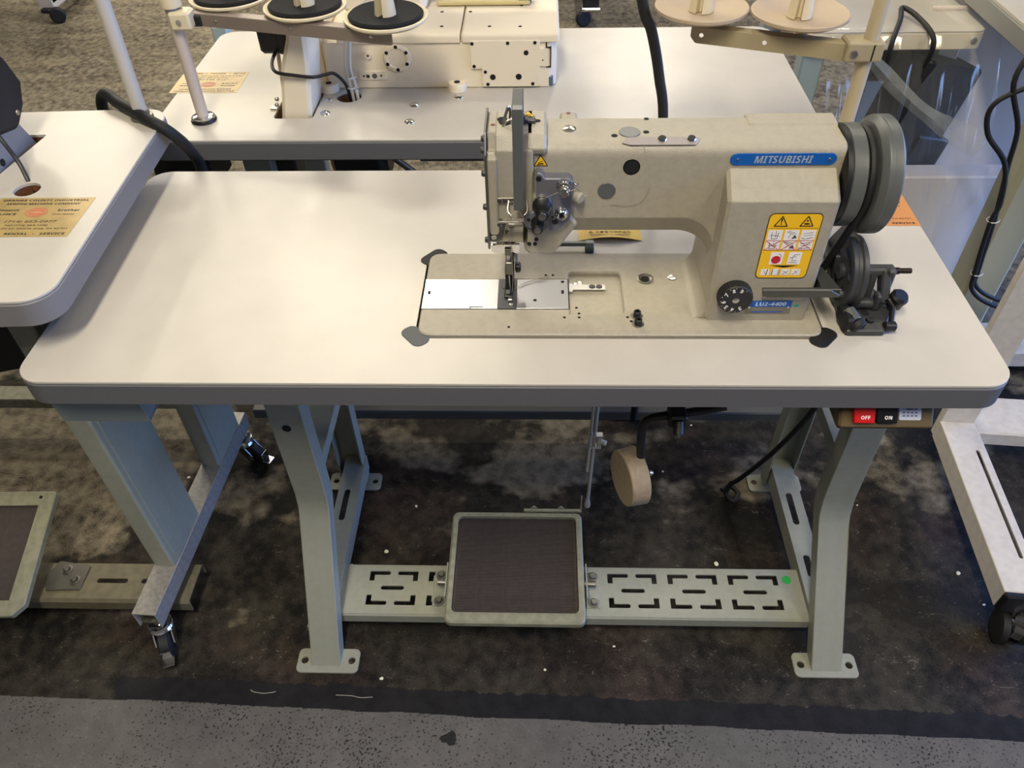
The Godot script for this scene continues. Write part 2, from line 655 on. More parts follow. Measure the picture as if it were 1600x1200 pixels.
func floor_image() -> ImageTexture:
	var N := 2000
	var big := noise(0.9, 41, 4); var mid := noise(5.0, 42, 5); var fin := noise(26.0, 43, 4)
	var streak := noise(1.0, 44, 4); var patch := noise(2.4, 45, 5); var spk := noise(150.0, 46, 2); var rust := noise(2.6, 47, 4)
	var grit := noise(260.0, 48, 2); var scr := noise(3.0, 49, 3); var clump := noise(4.5, 50, 3)
	var data := PackedByteArray()
	data.resize(N * N * 3)
	var i := 0
	for py in N:
		var z := fmap((py + 0.5) / N, FZ0, -1.3, 0.35, FZ1)
		for px in N:
			var x := fmap((px + 0.5) / N, FX0, -1.15, 1.15, FX1)
			var f := fin.get_noise_2d(x, z)
			var m := mid.get_noise_2d(x, z)
			var g := grit.get_noise_2d(x, z)
			var edge := 0.090 + 0.0278 * x + 0.004 * m          # painted strip starts here
			var c: Vector3
			if z > edge:
				c = Vector3(0.104, 0.097, 0.088) * (1.0 + 0.16 * m + 0.14 * f + 0.10 * g)
				var s := spk.get_noise_2d(x, z) + 0.28 * clump.get_noise_2d(x, z)
				if s > 0.50: c *= lerpf(1.0, 0.10, clampf((s - 0.50) * 10.0, 0, 1))
				elif s < -0.62: c *= 1.25
				var blot := Vector2(x + 0.113, (z - 0.128) * 1.3).length() + 0.012 * f
				if blot < 0.015: c *= 0.16
			else:
				var b := big.get_noise_2d(x, z)
				var st := streak.get_noise_2d(x * 1.3, z * 7.0)
				var v := 0.021 * (1.0 + 0.8 * m + 0.9 * f + 0.4 * b + 0.7 * g)
				c = Vector3(v * 1.12, v * 0.95, v * 0.68)
				var r := rust.get_noise_2d(x, z)
				if r > 0.1: c = c.lerp(Vector3(v * 1.35, v * 0.92, v * 0.68), clampf((r - 0.1) * 3.0, 0, 0.8))
				# dark oil stains with ragged outlines
				var oil := clump.get_noise_2d(x * 0.45 + 7.0, z * 0.7) + 0.35 * f
				if oil > 0.30: c *= lerpf(1.0, 0.42, clampf((oil - 0.30) * 8.0, 0, 1))
				# pale cement film left where the coating wore off: strong to the left and along the rear aisle
				var w := patch.get_noise_2d(x * 0.9 + 0.3, z * 1.5) + 0.55 * m
				w += 1.25 * exp(-pow((x + 1.15) / 0.45, 2) - pow((z + 0.55) / 0.32, 2))
				w += 0.36 * exp(-pow((x + 0.05) / 0.55, 2) - pow((z + 0.62) / 0.2, 2))
				w += 1.15 * smoothstep(-0.9, -1.5, z)
				w -= 0.45 * smoothstep(-0.45, -0.05, z)
				var cover := clampf((w - 0.20) * 4.5, 0.0, 1.0)
				var pale := Vector3(0.165, 0.139, 0.095) * (1.0 + 0.8 * f + 0.55 * st + 0.6 * g)
				c = c.lerp(pale, cover * 0.8)
				# hairline scratches
				var h := absf(scr.get_noise_2d(x * 2.0 + 0.6 * m, z * 5.0))
				if h < 0.006 and f > 0.0: c = c.lerp(Vector3(0.20, 0.185, 0.16), 0.55)
				if z > edge - 0.046 + 0.006 * f and x > -0.75 + 0.2 * m: c = Vector3(0.0105, 0.010, 0.0105) * (1.0 + 0.5 * f + 0.4 * g)
			c = c.clamp(Vector3.ONE * 0.004, Vector3.ONE)
			var col := Color(c.x, c.y, c.z).linear_to_srgb()
			data[i] = int(col.r * 255.0); data[i + 1] = int(col.g * 255.0); data[i + 2] = int(col.b * 255.0)
			i += 3
	return ImageTexture.create_from_image(Image.create_from_data(N, N, false, Image.FORMAT_RGB8, data))

func room() -> void:
	# concrete floor: one slab whose top carries the map
	var vs := PackedVector3Array(); var ns := PackedVector3Array(); var uv := PackedVector2Array()
	var us := [0.0, 0.15, 0.85, 1.0]
	for a in 3:
		for b in 3:
			for k in [[0, 0], [1, 0], [1, 1], [0, 0], [1, 1], [0, 1]]:
				var u: float = us[a + k[0]]; var v: float = us[b + k[1]]
				vs.append(Vector3(fmap(u, FX0, -1.15, 1.15, FX1), 0, fmap(v, FZ0, -1.3, 0.35, FZ1)))
				ns.append(Vector3.UP); uv.append(Vector2(u, v))
	var arr := []
	arr.resize(Mesh.ARRAY_MAX)
	arr[Mesh.ARRAY_VERTEX] = vs; arr[Mesh.ARRAY_NORMAL] = ns; arr[Mesh.ARRAY_TEX_UV] = uv
	var am := ArrayMesh.new()
	am.add_surface_from_arrays(Mesh.PRIMITIVE_TRIANGLES, arr)
	var fm := mat(Color.WHITE, 0.85)
	fm.metallic_specular = 0.3
	fm.albedo_texture = floor_image()
	fm.roughness_texture = mottle_tex(0.02, 51, 0.75, 1.0)
	var o := part("floor", am, fm)
	o.set_meta("kind", "structure")
	var outer := grain(mat(Color(0.33, 0.31, 0.28), 0.8), null, 0.5, 1.0, mottle_tex(0.02, 52, 0.6, 1.1))
	var b := MB.new()
	b.hplate(pv([-7, -11, 9, -11, 9, 5, -7, 5]), -0.2, -0.02)
	struct("floor_slab", b, outer)
	b = MB.new()
	b.hplate(pv([-7, -11, 6, -11, 6, 5, -7, 5]), -0.02, -0.001, 0.0, [pv([FX0, FZ0, FX1, FZ0, FX1, FZ1, FX0, FZ1])])
	struct("floor_rest", b, outer)
	var wallm := grain(mat(Color(0.72, 0.70, 0.66), 0.85), bump_tex(0.05, 53, 1.0), 1.0, 0.3)
	b = MB.new()
	b.box(Vector3(-0.5, 4.3, -3), Vector3(13.4, 0.2, 16.4))
	struct("ceiling", b, grain(mat(Color(0.70, 0.69, 0.66), 0.9), null, 1.0))
	b = MB.new()
	b.box(Vector3(-7.1, 2.1, -3), Vector3(0.2, 4.2, 16.4))
	struct("wall_left", b, wallm)
	b = MB.new()
	b.box(Vector3(-0.5, 2.1, -11.1), Vector3(13, 4.2, 0.2))
	struct("wall_back", b, wallm)
	b = MB.new()
	b.box(Vector3(-0.5, 2.1, 5.1), Vector3(13, 4.2, 0.2))
	struct("wall_front", b, wallm)
	# right wall with the open roll-up door
	b = MB.new()
	b.xplate(pv([-11, 0, 5, 0, 5, 4.2, -11, 4.2]), 5.0, 5.2, 0.0, [pv([-3.2, 0.001, 2.2, 0.001, 2.2, 3.2, -3.2, 3.2])])
	struct("wall_right", b, wallm)

# ------------------------------------------------------------------ main table and its stand
func leg_channel(path: Array, x0: float, x1: float, depth: float, open_back := true) -> MB:
	# path of (z, y) from foot to top: web on the outside, two flanges turned back
	var b := MB.new()
	var web := PackedVector2Array(); var flange := PackedVector2Array()
	var sgn := -1.0 if open_back else 1.0
	for q in path:
		web.append(Vector2(q[0], q[1])); flange.append(Vector2(q[0] + sgn * 0.002, q[1]))
	for i in range(path.size() - 1, -1, -1):
		web.append(Vector2(path[i][0] + sgn * 0.003, path[i][1]))
		flange.append(Vector2(path[i][0] + sgn * depth, path[i][1]))
	b.xplate(web, x0, x1, 0.0012)
	b.xplate(flange, x0, x0 + 0.0028)
	b.xplate(flange, x1 - 0.0028, x1)
	return b

func foot_plate(cx: float, cz: float, w := 0.118, d := 0.048) -> MB:
	var b := MB.new()
	var hs := [circ(Vector2(cx - w * 0.38, cz), 0.007, 12), circ(Vector2(cx + w * 0.38, cz), 0.007, 12)]
	b.hplate(rrect(cx - w / 2, cz - d / 2, cx + w / 2, cz + d / 2, 0.010, 4), 0.0005, 0.005, 0.0008, hs)
	return b

func bolt(b: MB, at: Vector3, axis: Vector3, r := 0.006, h := 0.005) -> void:
	b.lathe([Vector2(0, 0), Vector2(r * 1.6, 0), Vector2(r * 1.6, h * 0.25), Vector2(r, h * 0.3)], at, axis, 16)
	b.lathe([Vector2(r, h * 0.3), Vector2(r, h * 0.85), Vector2(r * 0.8, h), Vector2(0, h)], at, axis, 6)

func main_table() -> void:
	var t := thing("sewing_table", "white laminate sewing table with grey edge carrying the beige walking-foot machine", "table")
	var X0 := -0.6096; var X1 := 0.6096; var Z0 := -0.508
	var outline := rrect(X0, Z0, X1, 0.0, 0.036, 8)
	var cut := rpoly(pv([-0.1185, -0.2685, 0.4055, -0.2685, 0.4055, -0.0835, -0.1185, -0.0835]), 0.020)
	# machine opening with the belt slot to its right
	var belt := rrect(0.4085, -0.250, 0.4275, -0.186, 0.006, 3)
	var b := MB.new()
	b.hplate(MB.inset(MB.ccw(outline, true), 0.0008), TOP - 0.004, TOP, 0.0006, [cut, belt])
	var top := put("tabletop", b, M.laminate, t)
	b = MB.new()
	b.hplate(outline, TOP - 0.0405, TOP - 0.0035, 0.003, [cut, belt])
	put("edge_band", b, M.edge, top, "grey plastic edge banding")
	# hinge cushions in the corners of the opening
	for k in [[-0.1175, -0.0875, 0.7], [-0.1095, -0.2600, -0.7], [0.4010, -0.0865, 2.4]]:
		b = MB.new()
		b.t = Transform3D(Basis(Vector3.UP, k[2]), Vector3(k[0], 0, k[1]))
		b.hplate(rrect(-0.0125, -0.021, 0.0125, 0.021, 0.0105, 5), TOP - 0.004, TOP + 0.0012, 0.0008)
		put("corner_cushion", b, M.cushion if k[1] > -0.1 and k[0] < 0 else M.black_soft, t)
	# legs
	var lpath := [[0.0005, 0.004], [-0.147, 0.268], [-0.158, 0.288], [-0.163, 0.32], [-0.163, TOP - 0.041]]
	var rpath := [[-0.004, 0.004], [-0.176, 0.222], [-0.188, 0.242], [-0.196, 0.28], [-0.209, TOP - 0.041]]
	put("front_leg", leg_channel(lpath, -0.386, -0.331, 0.036), M.stand, t)
	put("front_leg", leg_channel(rpath, 0.5545, 0.6103, 0.036), M.stand, t)
	var rear := [[-0.470, 0.004], [-0.470, TOP - 0.041]]
	put("rear_leg", leg_channel(rear, -0.405, -0.349, 0.034, false), M.stand, t)
	put("rear_leg", leg_channel(rear, 0.553, 0.609, 0.034, false), M.stand, t)
	for k in [[-0.356, -0.011], [0.582, -0.017], [-0.376, -0.443], [0.578, -0.448]]:
		put("foot_plate", foot_plate(k[0], k[1]), M.stand, t)
	# hole near the top of the left leg
	b = MB.new()
	b.cyl(Vector3(-0.3615, 0.497, -0.1635), Vector3(-0.3615, 0.497, -0.1622), 0.0075, 14)
	put("bolt_hole", b, M.hole, t)
	# mid tie between front and rear leg
	for k in [[-0.3825, -0.3345, -0.166], [0.558, 0.606, -0.205]]:
		b = MB.new()
		b.box(Vector3((k[0] + k[1]) / 2, 0.379, (k[2] - 0.446) / 2), Vector3(k[1] - k[0], 0.003, k[2] + 0.436), 0.0008)
		b.box(Vector3(k[0] + 0.0015, 0.366, (k[2] - 0.446) / 2), Vector3(0.003, 0.028, k[2] + 0.436), 0.0008)
		b.box(Vector3(k[1] - 0.0015, 0.366, (k[2] - 0.446) / 2), Vector3(0.003, 0.028, k[2] + 0.436), 0.0008)
		put("tie_bar", b, M.stand, t)
	# upper rails screwed under the top
	for k in [[-0.386, -0.331, -0.15], [0.5545, 0.6095, -0.19]]:
		b = MB.new()
		b.box(Vector3((k[0] + k[1]) / 2, TOP - 0.0425, -0.30), Vector3(0.055, 0.003, 0.36), 0.0008)
		put("top_rail", b, M.stand, t)
	# side rails along the floor with adjusting slots
	for k in [[-0.391, -0.345, -0.371, -0.046], [0.5575, 0.6035, 0.578, -0.085]]:
		b = MB.new()
		var hs := []
		for s in [[-0.370, -0.288], [-0.215, -0.165]]:
			hs.append(rrect(k[2] - 0.0065, s[0], k[2] + 0.0065, s[1], 0.0062, 4))
		b.hplate(pv([k[0], -0.466, k[1], -0.466, k[1], k[3] - 0.004, k[0], k[3] - 0.004]), 0.067, 0.070, 0.0006, hs)
		for x in [k[0], k[1] - 0.003]:
			b.hplate(pv([x, -0.466, x + 0.003, -0.466, x + 0.003, k[3], x, k[3]]), 0.026, 0.0685)
		put("side_rail", b, M.stand, t)
	# perforated cross bar
	b = MB.new()
	var holes := []
	var pitch := 0.1180
	for i in 7:
		var x := -0.2915 + pitch * i
		var w := 0.0965
		var za := -0.1735; var zb := -0.0985   # far and near rows
		for m in [0, 1]:
			var s := 1.0 if m == 0 else -1.0
			var ox := x if m == 0 else x + w
			holes.append(rpoly(pv([ox, za, ox + s * 0.041, za, ox + s * 0.041, za + 0.009, ox + s * 0.010, za + 0.009, ox + s * 0.010, za + 0.022, ox, za + 0.022]), [0.001, 0.0042, 0.0042, 0.001, 0.001, 0.001], 3))
			holes.append(rpoly(pv([ox, zb, ox + s * 0.041, zb, ox + s * 0.041, zb - 0.009, ox + s * 0.010, zb - 0.009, ox + s * 0.010, zb - 0.022, ox, zb - 0.022]), [0.001, 0.0042, 0.0042, 0.001, 0.001, 0.001], 3))
		holes.append(rrect(x + w / 2 - 0.023, -0.1405, x + w / 2 + 0.023, -0.1315, 0.0044, 3))
	b.hplate(pv([-0.347, -0.187, 0.556, -0.187, 0.556, -0.080, -0.347, -0.080]), 0.057, 0.060, 0.0, holes)
	b.xplate(pv([-0.081, 0.060, -0.077, 0.056, -0.077, 0.034, -0.080, 0.034, -0.080, 0.056]), -0.347, 0.556)
	b.xplate(pv([-0.187, 0.060, -0.190, 0.056, -0.190, 0.034, -0.187, 0.034]), -0.347, 0.556)
	var bar := put("cross_bar", b, M.stand, t)
	b = MB.new()
	b.cyl(Vector3(0.531, 0.0600, -0.164), Vector3(0.531, 0.0606, -0.164), 0.009, 24)
	put("round_sticker", b, mat(Color(0.10, 0.62, 0.22), 0.5), bar, "round green sticker")
	# pedal brackets
	for k in [[-0.147, 1.0], [0.150, -1.0]]:
		b = MB.new()
		b.box(Vector3(k[0], 0.0615, -0.134), Vector3(0.028, 0.003, 0.075), 0.0008)
		b.box(Vector3(k[0] + k[1] * 0.0135, 0.080, -0.134), Vector3(0.003, 0.038, 0.075), 0.0008)
		var br := put("pedal_bracket", b, M.stand, bar)
		b = MB.new()
		bolt(b, Vector3(k[0] - k[1] * 0.001, 0.063, -0.163), Vector3.UP, 0.0065, 0.008)
		bolt(b, Vector3(k[0] - k[1] * 0.001, 0.063, -0.106), Vector3.UP, 0.0065, 0.008)
		b.cyl(Vector3(k[0] - k[1] * 0.004, 0.085, -0.134), Vector3(k[0] + k[1] * 0.021, 0.085, -0.134), 0.006, 12)
		scatter("bolt", b, M.dull_steel, bar)
	main_pedal(t)
	drawer_and_switch(t)
	supplier_label(t, Vector3(0.5415, TOP + 0.0002, -0.387), 0.0, 0, "orange supplier label half hidden behind the handwheel")

func main_pedal(t: Node3D) -> void:
	var b := MB.new()
	var w := 0.1315
	b.t = Transform3D(Basis(Vector3.RIGHT, 0.035), Vector3(0.0005, 0.092, -0.166))
	var outer := rrect(-w, -0.122, w, 0.122, 0.013, 5)
	var inner := rrect(-w + 0.012, -0.110, w - 0.012, 0.1015, 0.010, 5)
	b.hplate(outer, -0.008, 0.010, 0.0035, [inner])
	b.hplate(MB.inset(MB.ccw(outer, true), 0.005), -0.007, -0.001)
	var pd := put("treadle", b, M.grimy, t, "beige treadle frame")
	b = MB.new()
	b.t = Transform3D(Basis(Vector3.RIGHT, 0.035), Vector3(0.0005, 0.092, -0.166))
	b.hplate(MB.inset(MB.ccw(inner, true), 0.0006), -0.001, 0.0035, 0.001)
	for i in 61:
		b.box(Vector3(0, 0.0042, -0.106 + i * 0.00337), Vector3(2 * w - 0.036, 0.0018, 0.0019), 0.0004)
	for s in [-0.072, 0.072]: b.box(Vector3(s, 0.0051, -0.004), Vector3(0.0012, 0.0012, 0.045))
	put("rubber_mat", b, M.rubber, pd, "ribbed brown rubber mat")
	# rod clip screwed to the rear rim
	b = MB.new()
	b.box(Vector3(0.073, 0.106, -0.2915), Vector3(0.118, 0.006, 0.006), 0.001)
	bolt(b, Vector3(0.035, 0.106, -0.2945), Vector3.FORWARD, 0.0045, 0.006)
	bolt(b, Vector3(0.090, 0.106, -0.2945), Vector3.FORWARD, 0.0045, 0.006)
	b.tube([Vector3(0.131, 0.108, -0.2915), Vector3(0.131, 0.150, -0.296)], 0.0011, 6)
	put("rod_clip", b, M.grimy, pd)

func drawer_and_switch(t: Node3D) -> void:
	# pressed steel drawer under the left end
	var b := MB.new()
	var y1 := TOP - 0.041
	b.xplate(pv([-0.035, y1, -0.042, 0.648, -0.30, 0.648, -0.30, y1]), -0.603, -0.6005)
	b.xplate(pv([-0.035, y1, -0.042, 0.648, -0.30, 0.648, -0.30, y1]), -0.4885, -0.486)
	b.xplate(pv([-0.0325, y1, -0.0395, 0.648, -0.042, 0.648, -0.035, y1]), -0.606, -0.486, 0.0006)
	b.xplate(pv([-0.30, y1, -0.3025, y1, -0.3025, 0.648, -0.30, 0.648]), -0.603, -0.486)
	b.hplate(pv([-0.603, -0.302, -0.486, -0.302, -0.486, -0.04, -0.603, -0.04]), 0.6465, 0.649)
	put("drawer", b, grain(mat(Color(0.50, 0.53, 0.52), 0.45), null, 1.0), t, "grey pressed steel drawer")
	# switch box at the right end, its face tilted up to the hand
	b = MB.new()
	b.xplate(rpoly(pv([-0.030, y1, -0.003, 0.684, -0.010, 0.674, -0.105, 0.674, -0.105, y1]), [0, 0.003, 0.004, 0.004, 0]), 0.419, 0.536, 0.003)
	var box := put("switch_box", b, grain(mat(Color(0.34, 0.28, 0.17), 0.5), null, 1.0), t, "brown motor switch box")
	var fr := frame(Vector3(0, 0.7015, -0.0165), Vector3.RIGHT, Vector3(0, 0.035, -0.027).normalized())
	for k in [[0.4475, "off_button", Color(0.72, 0.06, 0.07), "OFF"], [0.4755, "on_button", Color(0.012, 0.012, 0.016), "ON"]]:
		b = MB.new()
		b.t = fr
		b.prism(rpoly(pv([k[0] - 0.0125, -0.016, k[0] + 0.0125, -0.016, k[0] + 0.0135, -0.002, k[0] + 0.0135, 0.010, k[0] - 0.0135, 0.010, k[0] - 0.0135, -0.002]), 0.0015, 2), -0.001, 0.007, 0.0010)
		put(k[1], b, mat(k[2], 0.35), box)
		part(k[1].replace("button", "lettering"), letters([[k[3], k[0] + 0.001, -0.0085, 0.0046, 0, 0.1, 700]], fr * Transform3D(Basis.IDENTITY, Vector3(0, 0, 0.0070))), M.white_print, box)
	b = MB.new()
	b.t = fr
	b.prism(rrect(0.4925, -0.0125, 0.5195, 0.0105, 0.002, 3), -0.001, 0.0006)
	put("instruction_label", b, mat(Color(0.74, 0.76, 0.80), 0.5), box)
	part("label_lettering", letters([["MOTOR", 0.507, 0.0055, 0.0028, 0.013, 0, 700], ["SWITCH", 0.507, 0.0015, 0.0028, 0.014, 0, 700], ["= = = =", 0.5055, -0.003, 0.0018, 0.018, 0, 700], ["= = = =", 0.5055, -0.007, 0.0018, 0.018, 0, 700]], fr * Transform3D(Basis.IDENTITY, Vector3(0, 0, 0.0006))), mat(Color(0.16, 0.18, 0.45), 0.5), box)

# gold foil label of the supplier, about 135 x 97 mm, lying on a table top
func supplier_label(t: Node3D, at: Vector3, turn: float, tint: int, label: String) -> void:
	var b := MB.new()
	b.t = Transform3D(Basis(Vector3.UP, turn), at)
	b.box(Vector3.ZERO, Vector3(0.135, 0.0004, 0.097))
	var m: StandardMaterial3D = M.gold if tint else mat(Color(0.76, 0.52, 0.30), 0.45, 0.1)
	var lb := put("supplier_label", b, m, t, label)
	var fr := b.t * Transform3D(Basis(Vector3.RIGHT, Vector3.FORWARD, Vector3.UP), Vector3(0, 0.0002, 0))
	part("lettering", letters([["ORANGE COUNTY INDUSTRIAL", 0, 0.0415, 0.0046, 0.122, 0, 700], ["SEWING MACHINE COMPANY", 0, 0.0325, 0.0046, 0.104, 0, 700],
		["PEGASUS", -0.041, 0.016, 0.0042, 0.028, 0, 700], ["JUKI", -0.043, 0.0055, 0.0055, 0.032, 0.25, 700], ["brother", 0.043, 0.016, 0.0055, 0.030, 0, 700], ["Union Special", 0.039, 0.0055, 0.0038, 0.030, 0.2, 400],
		["(714) 953-0977", 0.002, -0.0125, 0.0062, 0.070, 0.1, 400], ["FAX (714) 953-1042", 0, -0.0215, 0.0036, 0.058, 0.1, 400], ["1800 E. 4TH ST. SANTA ANA, CA 92701", 0, -0.0295, 0.0038, 0.118, 0, 400],
		["SALES   -   RENTAL   -   SERVICE", 0, -0.0415, 0.0046, 0.122, 0, 700]], fr, 0.0002), M.print, lb)
	b = MB.new()
	b.t = fr
	var ring := circ(Vector2(0, 0.0105), 0.0155, 28, 0.0115)
	b.prism(ring, 0, 0.0003, 0.0, [circ(Vector2(0, 0.0105), 0.0138, 28, 0.0100)])
	b.prism(circ(Vector2(0, 0.0105), 0.0120, 24, 0.0088), 0, 0.0002)
	put("round_emblem", b, M.red_soft, lb)
	b = MB.new()
	b.t = fr
	b.prism(circ(Vector2(0, 0.0105), 0.0085, 16, 0.0016), 0.0001, 0.0003)
	put("emblem_bar", b, mat(Color(0.74, 0.58, 0.38), 0.5), lb)

# ------------------------------------------------------------------ the walking-foot machine
func dots(b: MB, list: Array, y: float, r: float, n := 12) -> void:
	for q in list: b.cyl(Vector3(q[0], y - 0.0005, q[1]), Vector3(q[0], y + 0.0003, q[1]), q[2] if q.size() > 2 else r, n)

func screw(b: MB, at: Vector3, axis: Vector3, r: float, h := 0.0) -> void:
	if h <= 0.0: h = r * 0.5
	b.lathe([Vector2(r, -0.0005), Vector2(r, h * 0.5), Vector2(r * 0.8, h), Vector2(0, h)], at, axis, 18)

func main_machine() -> void:
	var t := thing("sewing_machine", "beige industrial walking-foot sewing machine with blue name badge and grey handwheel", "sewing machine", Vector3.ZERO)
	var bt := TOP + 0.004
	# ---- bed
	var b := MB.new()
	var slot := pv([-0.1165, -0.2025, 0.0822, -0.2025, 0.0822, -0.1385, -0.1165, -0.1385])
	var pocket := rrect(0.0826, -0.2185, 0.1535, -0.1285, 0.008, 4)
	var well := rpoly(pv([-0.1165, -0.2025, 0.0826, -0.2025, 0.0826, -0.2185, 0.1535, -0.2185, 0.1535, -0.1285, 0.0826, -0.1285, 0.0826, -0.1385, -0.1165, -0.1385]), [0, 0, 0.002, 0.008, 0.008, 0.002, 0, 0], 4)
	# the slide plates reach the left end, so the bed is three rails round the well
	var ring := rpoly(pv([-0.115, -0.265, 0.402, -0.265, 0.402, -0.087, -0.115, -0.087, -0.115, -0.1385, 0.0826, -0.1385, 0.0826, -0.1285, 0.1535, -0.1285, 0.1535, -0.2185, 0.0826, -0.2185, 0.0826, -0.2025, -0.115, -0.2025]), [0.018, 0.018, 0.018, 0.018, 0, 0, 0, 0.008, 0.008, 0.006, 0, 0], 5)
	b.hplate(ring, bt - 0.012, bt, 0.0018)
	b.hplate(rrect(-0.1146, -0.2646, 0.4016, -0.0874, 0.018, 5), TOP - 0.045, bt - 0.0055, 0.001)
	var bed := put("bed", b, M.machine, t)
	b = MB.new()
	dots(b, [[0.0511, -0.2120], [0.0609, -0.2120], [0.0748, -0.1208], [0.0940, -0.1208], [0.0026, -0.1013], [0.1570, -0.1213], [0.1610, -0.1133]], bt, 0.0019)
	dots(b, [[0.0915, -0.1473], [0.0945, -0.1353]], bt - 0.0055, 0.0019)
	scatter("screw_hole", b, M.hole, bed)
	b = MB.new()
	b.lathe([Vector2(0.0115, -0.001), Vector2(0.0115, 0.0012), Vector2(0.0095, 0.0018), Vector2(0.0075, 0.0004), Vector2(0.0058, 0.0)], Vector3(0.1875, bt, -0.2033), Vector3.UP, 28)
	put("oil_cap", b, M.dull_steel, bed)
	b = MB.new()
	b.cyl(Vector3(0.1875, bt - 0.0005, -0.2033), Vector3(0.1875, bt + 0.0006, -0.2033), 0.0059, 20)
	put("oil_hole", b, M.hole, bed)
	b = MB.new()
	screw(b, Vector3(0.2246, bt, -0.2062), Vector3.UP, 0.0062, 0.0012)
	screw(b, Vector3(0.0960, bt - 0.0055, -0.1985), Vector3.UP, 0.0062, 0.0014)
	scatter("bed_screw", b, M.steel, bed)
	for z in [-0.1236, -0.1075]:
		b = MB.new()
		b.lathe([Vector2(0.0078, -0.0002), Vector2(0.0078, 0.0012), Vector2(0.0052, 0.0014)], Vector3(0.1692, bt, z), Vector3.UP, 20)
		put("washer", b, M.steel, bed)
		b = MB.new()
		b.lathe([Vector2(0.0048, 0.001), Vector2(0.0048, 0.0078), Vector2(0.0040, 0.0086), Vector2(0.0026, 0.0086), Vector2(0.0024, 0.005), Vector2(0, 0.005)], Vector3(0.1692, bt, z), Vector3.UP, 18)
		put("socket_bolt", b, M.black, bed)
	# ---- slide plates and needle plate
	for k in [[-0.1150, -0.0135], [0.0115, 0.0818]]:
		b = MB.new()
		b.box(Vector3((k[0] + k[1]) / 2, bt - 0.0019, -0.1705), Vector3(k[1] - k[0], 0.0044, 0.0632), 0.0003)
		var sl := put("slide_plate", b, M.plate, t, "bright steel slide plate")
		b = MB.new()
		if k[0] < 0:
			b.box(Vector3(-0.1075, bt + 0.0003, -0.1725), Vector3(0.0036, 0.0003, 0.0075))
			b.box(Vector3(-0.0420, bt + 0.0003, -0.1417), Vector3(0.0180, 0.0003, 0.0015))
			b.box(Vector3(-0.0497, bt + 0.0003, -0.1405), Vector3(0.0015, 0.0003, 0.0038))
		else:
			b.box(Vector3(0.0735, bt + 0.0003, -0.1740), Vector3(0.0036, 0.0003, 0.0075))
			dots(b, [[0.0740, -0.1965], [0.0362, -0.1562]], bt + 0.0003, 0.0024)
			b.box(Vector3(0.0815, bt + 0.0003, -0.1705), Vector3(0.0012, 0.0003, 0.0640))
		scatter("slot_mark", b, M.hole, sl)
	b = MB.new()
	b.box(Vector3(-0.0010, bt - 0.0017, -0.1705), Vector3(0.0246, 0.0046, 0.0632), 0.0003)
	b.box(Vector3(-0.0040, bt + 0.0008, -0.190), Vector3(0.008, 0.002, 0.018), 0.0004)
	b.box(Vector3(0.0085, bt + 0.0008, -0.188), Vector3(0.004, 0.002, 0.020), 0.0004)
	put("needle_plate", b, M.iron, t, "dark needle plate")
	b = MB.new()
	screw(b, Vector3(0.0045, bt + 0.0006, -0.1470), Vector3.UP, 0.0024, 0.0006)
	put("plate_screw", b, M.steel, t)
	# bobbin latch in the pocket
	b = MB.new()
	b.box(Vector3(0.1080, bt - 0.0012, -0.1862), Vector3(0.0480, 0.0022, 0.0105), 0.0004)
	b.box(Vector3(0.0850, bt - 0.0006, -0.1838), Vector3(0.0050, 0.0036, 0.016), 0.0004)
	var lt := put("latch_strip", b, mat(Color(0.80, 0.79, 0.77), 0.35, 0.4), t)
	b = MB.new()
	for x in [0.1140, 0.1235]: b.lathe([Vector2(0.0044, 0), Vector2(0.0044, 0.0008), Vector2(0.0030, 0.0016), Vector2(0, 0.0012)], Vector3(x, bt - 0.0002, -0.1862), Vector3.UP, 16)
	scatter("latch_screw", b, M.iron, lt)
	# ---- arm, column and head: one casting
	b = MB.new()
	b.xplate(rpoly(pv([-0.150, 0.990, -0.150, 0.896, -0.168, 0.866, -0.222, 0.868, -0.222, 0.990]), [0.015, 0.006, 0.006, 0.006, 0.006], 7), 0.0310, 0.3895, 0.004)
	b.xplate(rpoly(pv([-0.116, 0.7625, -0.116, 0.9385, -0.149, 0.9615, -0.153, 0.9625, -0.232, 0.985, -0.252, 0.7625]), [0, 0.004, 0.004, 0, 0.006, 0], 4), 0.2558, 0.3835, 0.004)
	# raised crown along the back of the drive end
	b.xplate(rpoly(pv([-0.196, 0.9898, -0.200, 0.9920, -0.226, 0.9925, -0.228, 0.94, -0.196, 0.94]), [0, 0.003, 0.004, 0, 0], 4), 0.284, 0.388, 0.002)
	# the arm's lower edge sweeps down into the column
	var prev := []
	for i in 11:
		var u := i / 10.0 * 0.985
		var dy := 0.0475 * (1.0 - sqrt(1.0 - u * u))
		var x := 0.2100 + 0.0475 * u
		var cut := [Vector3(x, 0.905, -0.1502), Vector3(x, 0.898 - dy, -0.1502), Vector3(x, 0.894 - dy, -0.1512), Vector3(x, 0.868 - dy, -0.1668), Vector3(x, 0.8665 - dy, -0.170), Vector3(x, 0.8675 - dy, -0.2225), Vector3(x, 0.905, -0.2225)]
		if i > 0:
			for k in 6: b.quad(prev[k + 1], cut[k + 1], cut[k], prev[k])
		prev = cut
	var flare := [0.262, 0.7625]
	for i in 7:
		var a := PI / 2 * i / 6.0
		flare.append(0.2410 + 0.0155 * sin(a)); flare.append(0.7640 + 0.028 * (1 - cos(a)))
	flare.append_array([0.262, 0.795])
	b.prism(pv(flare), -0.248, -0.120, 0.002)
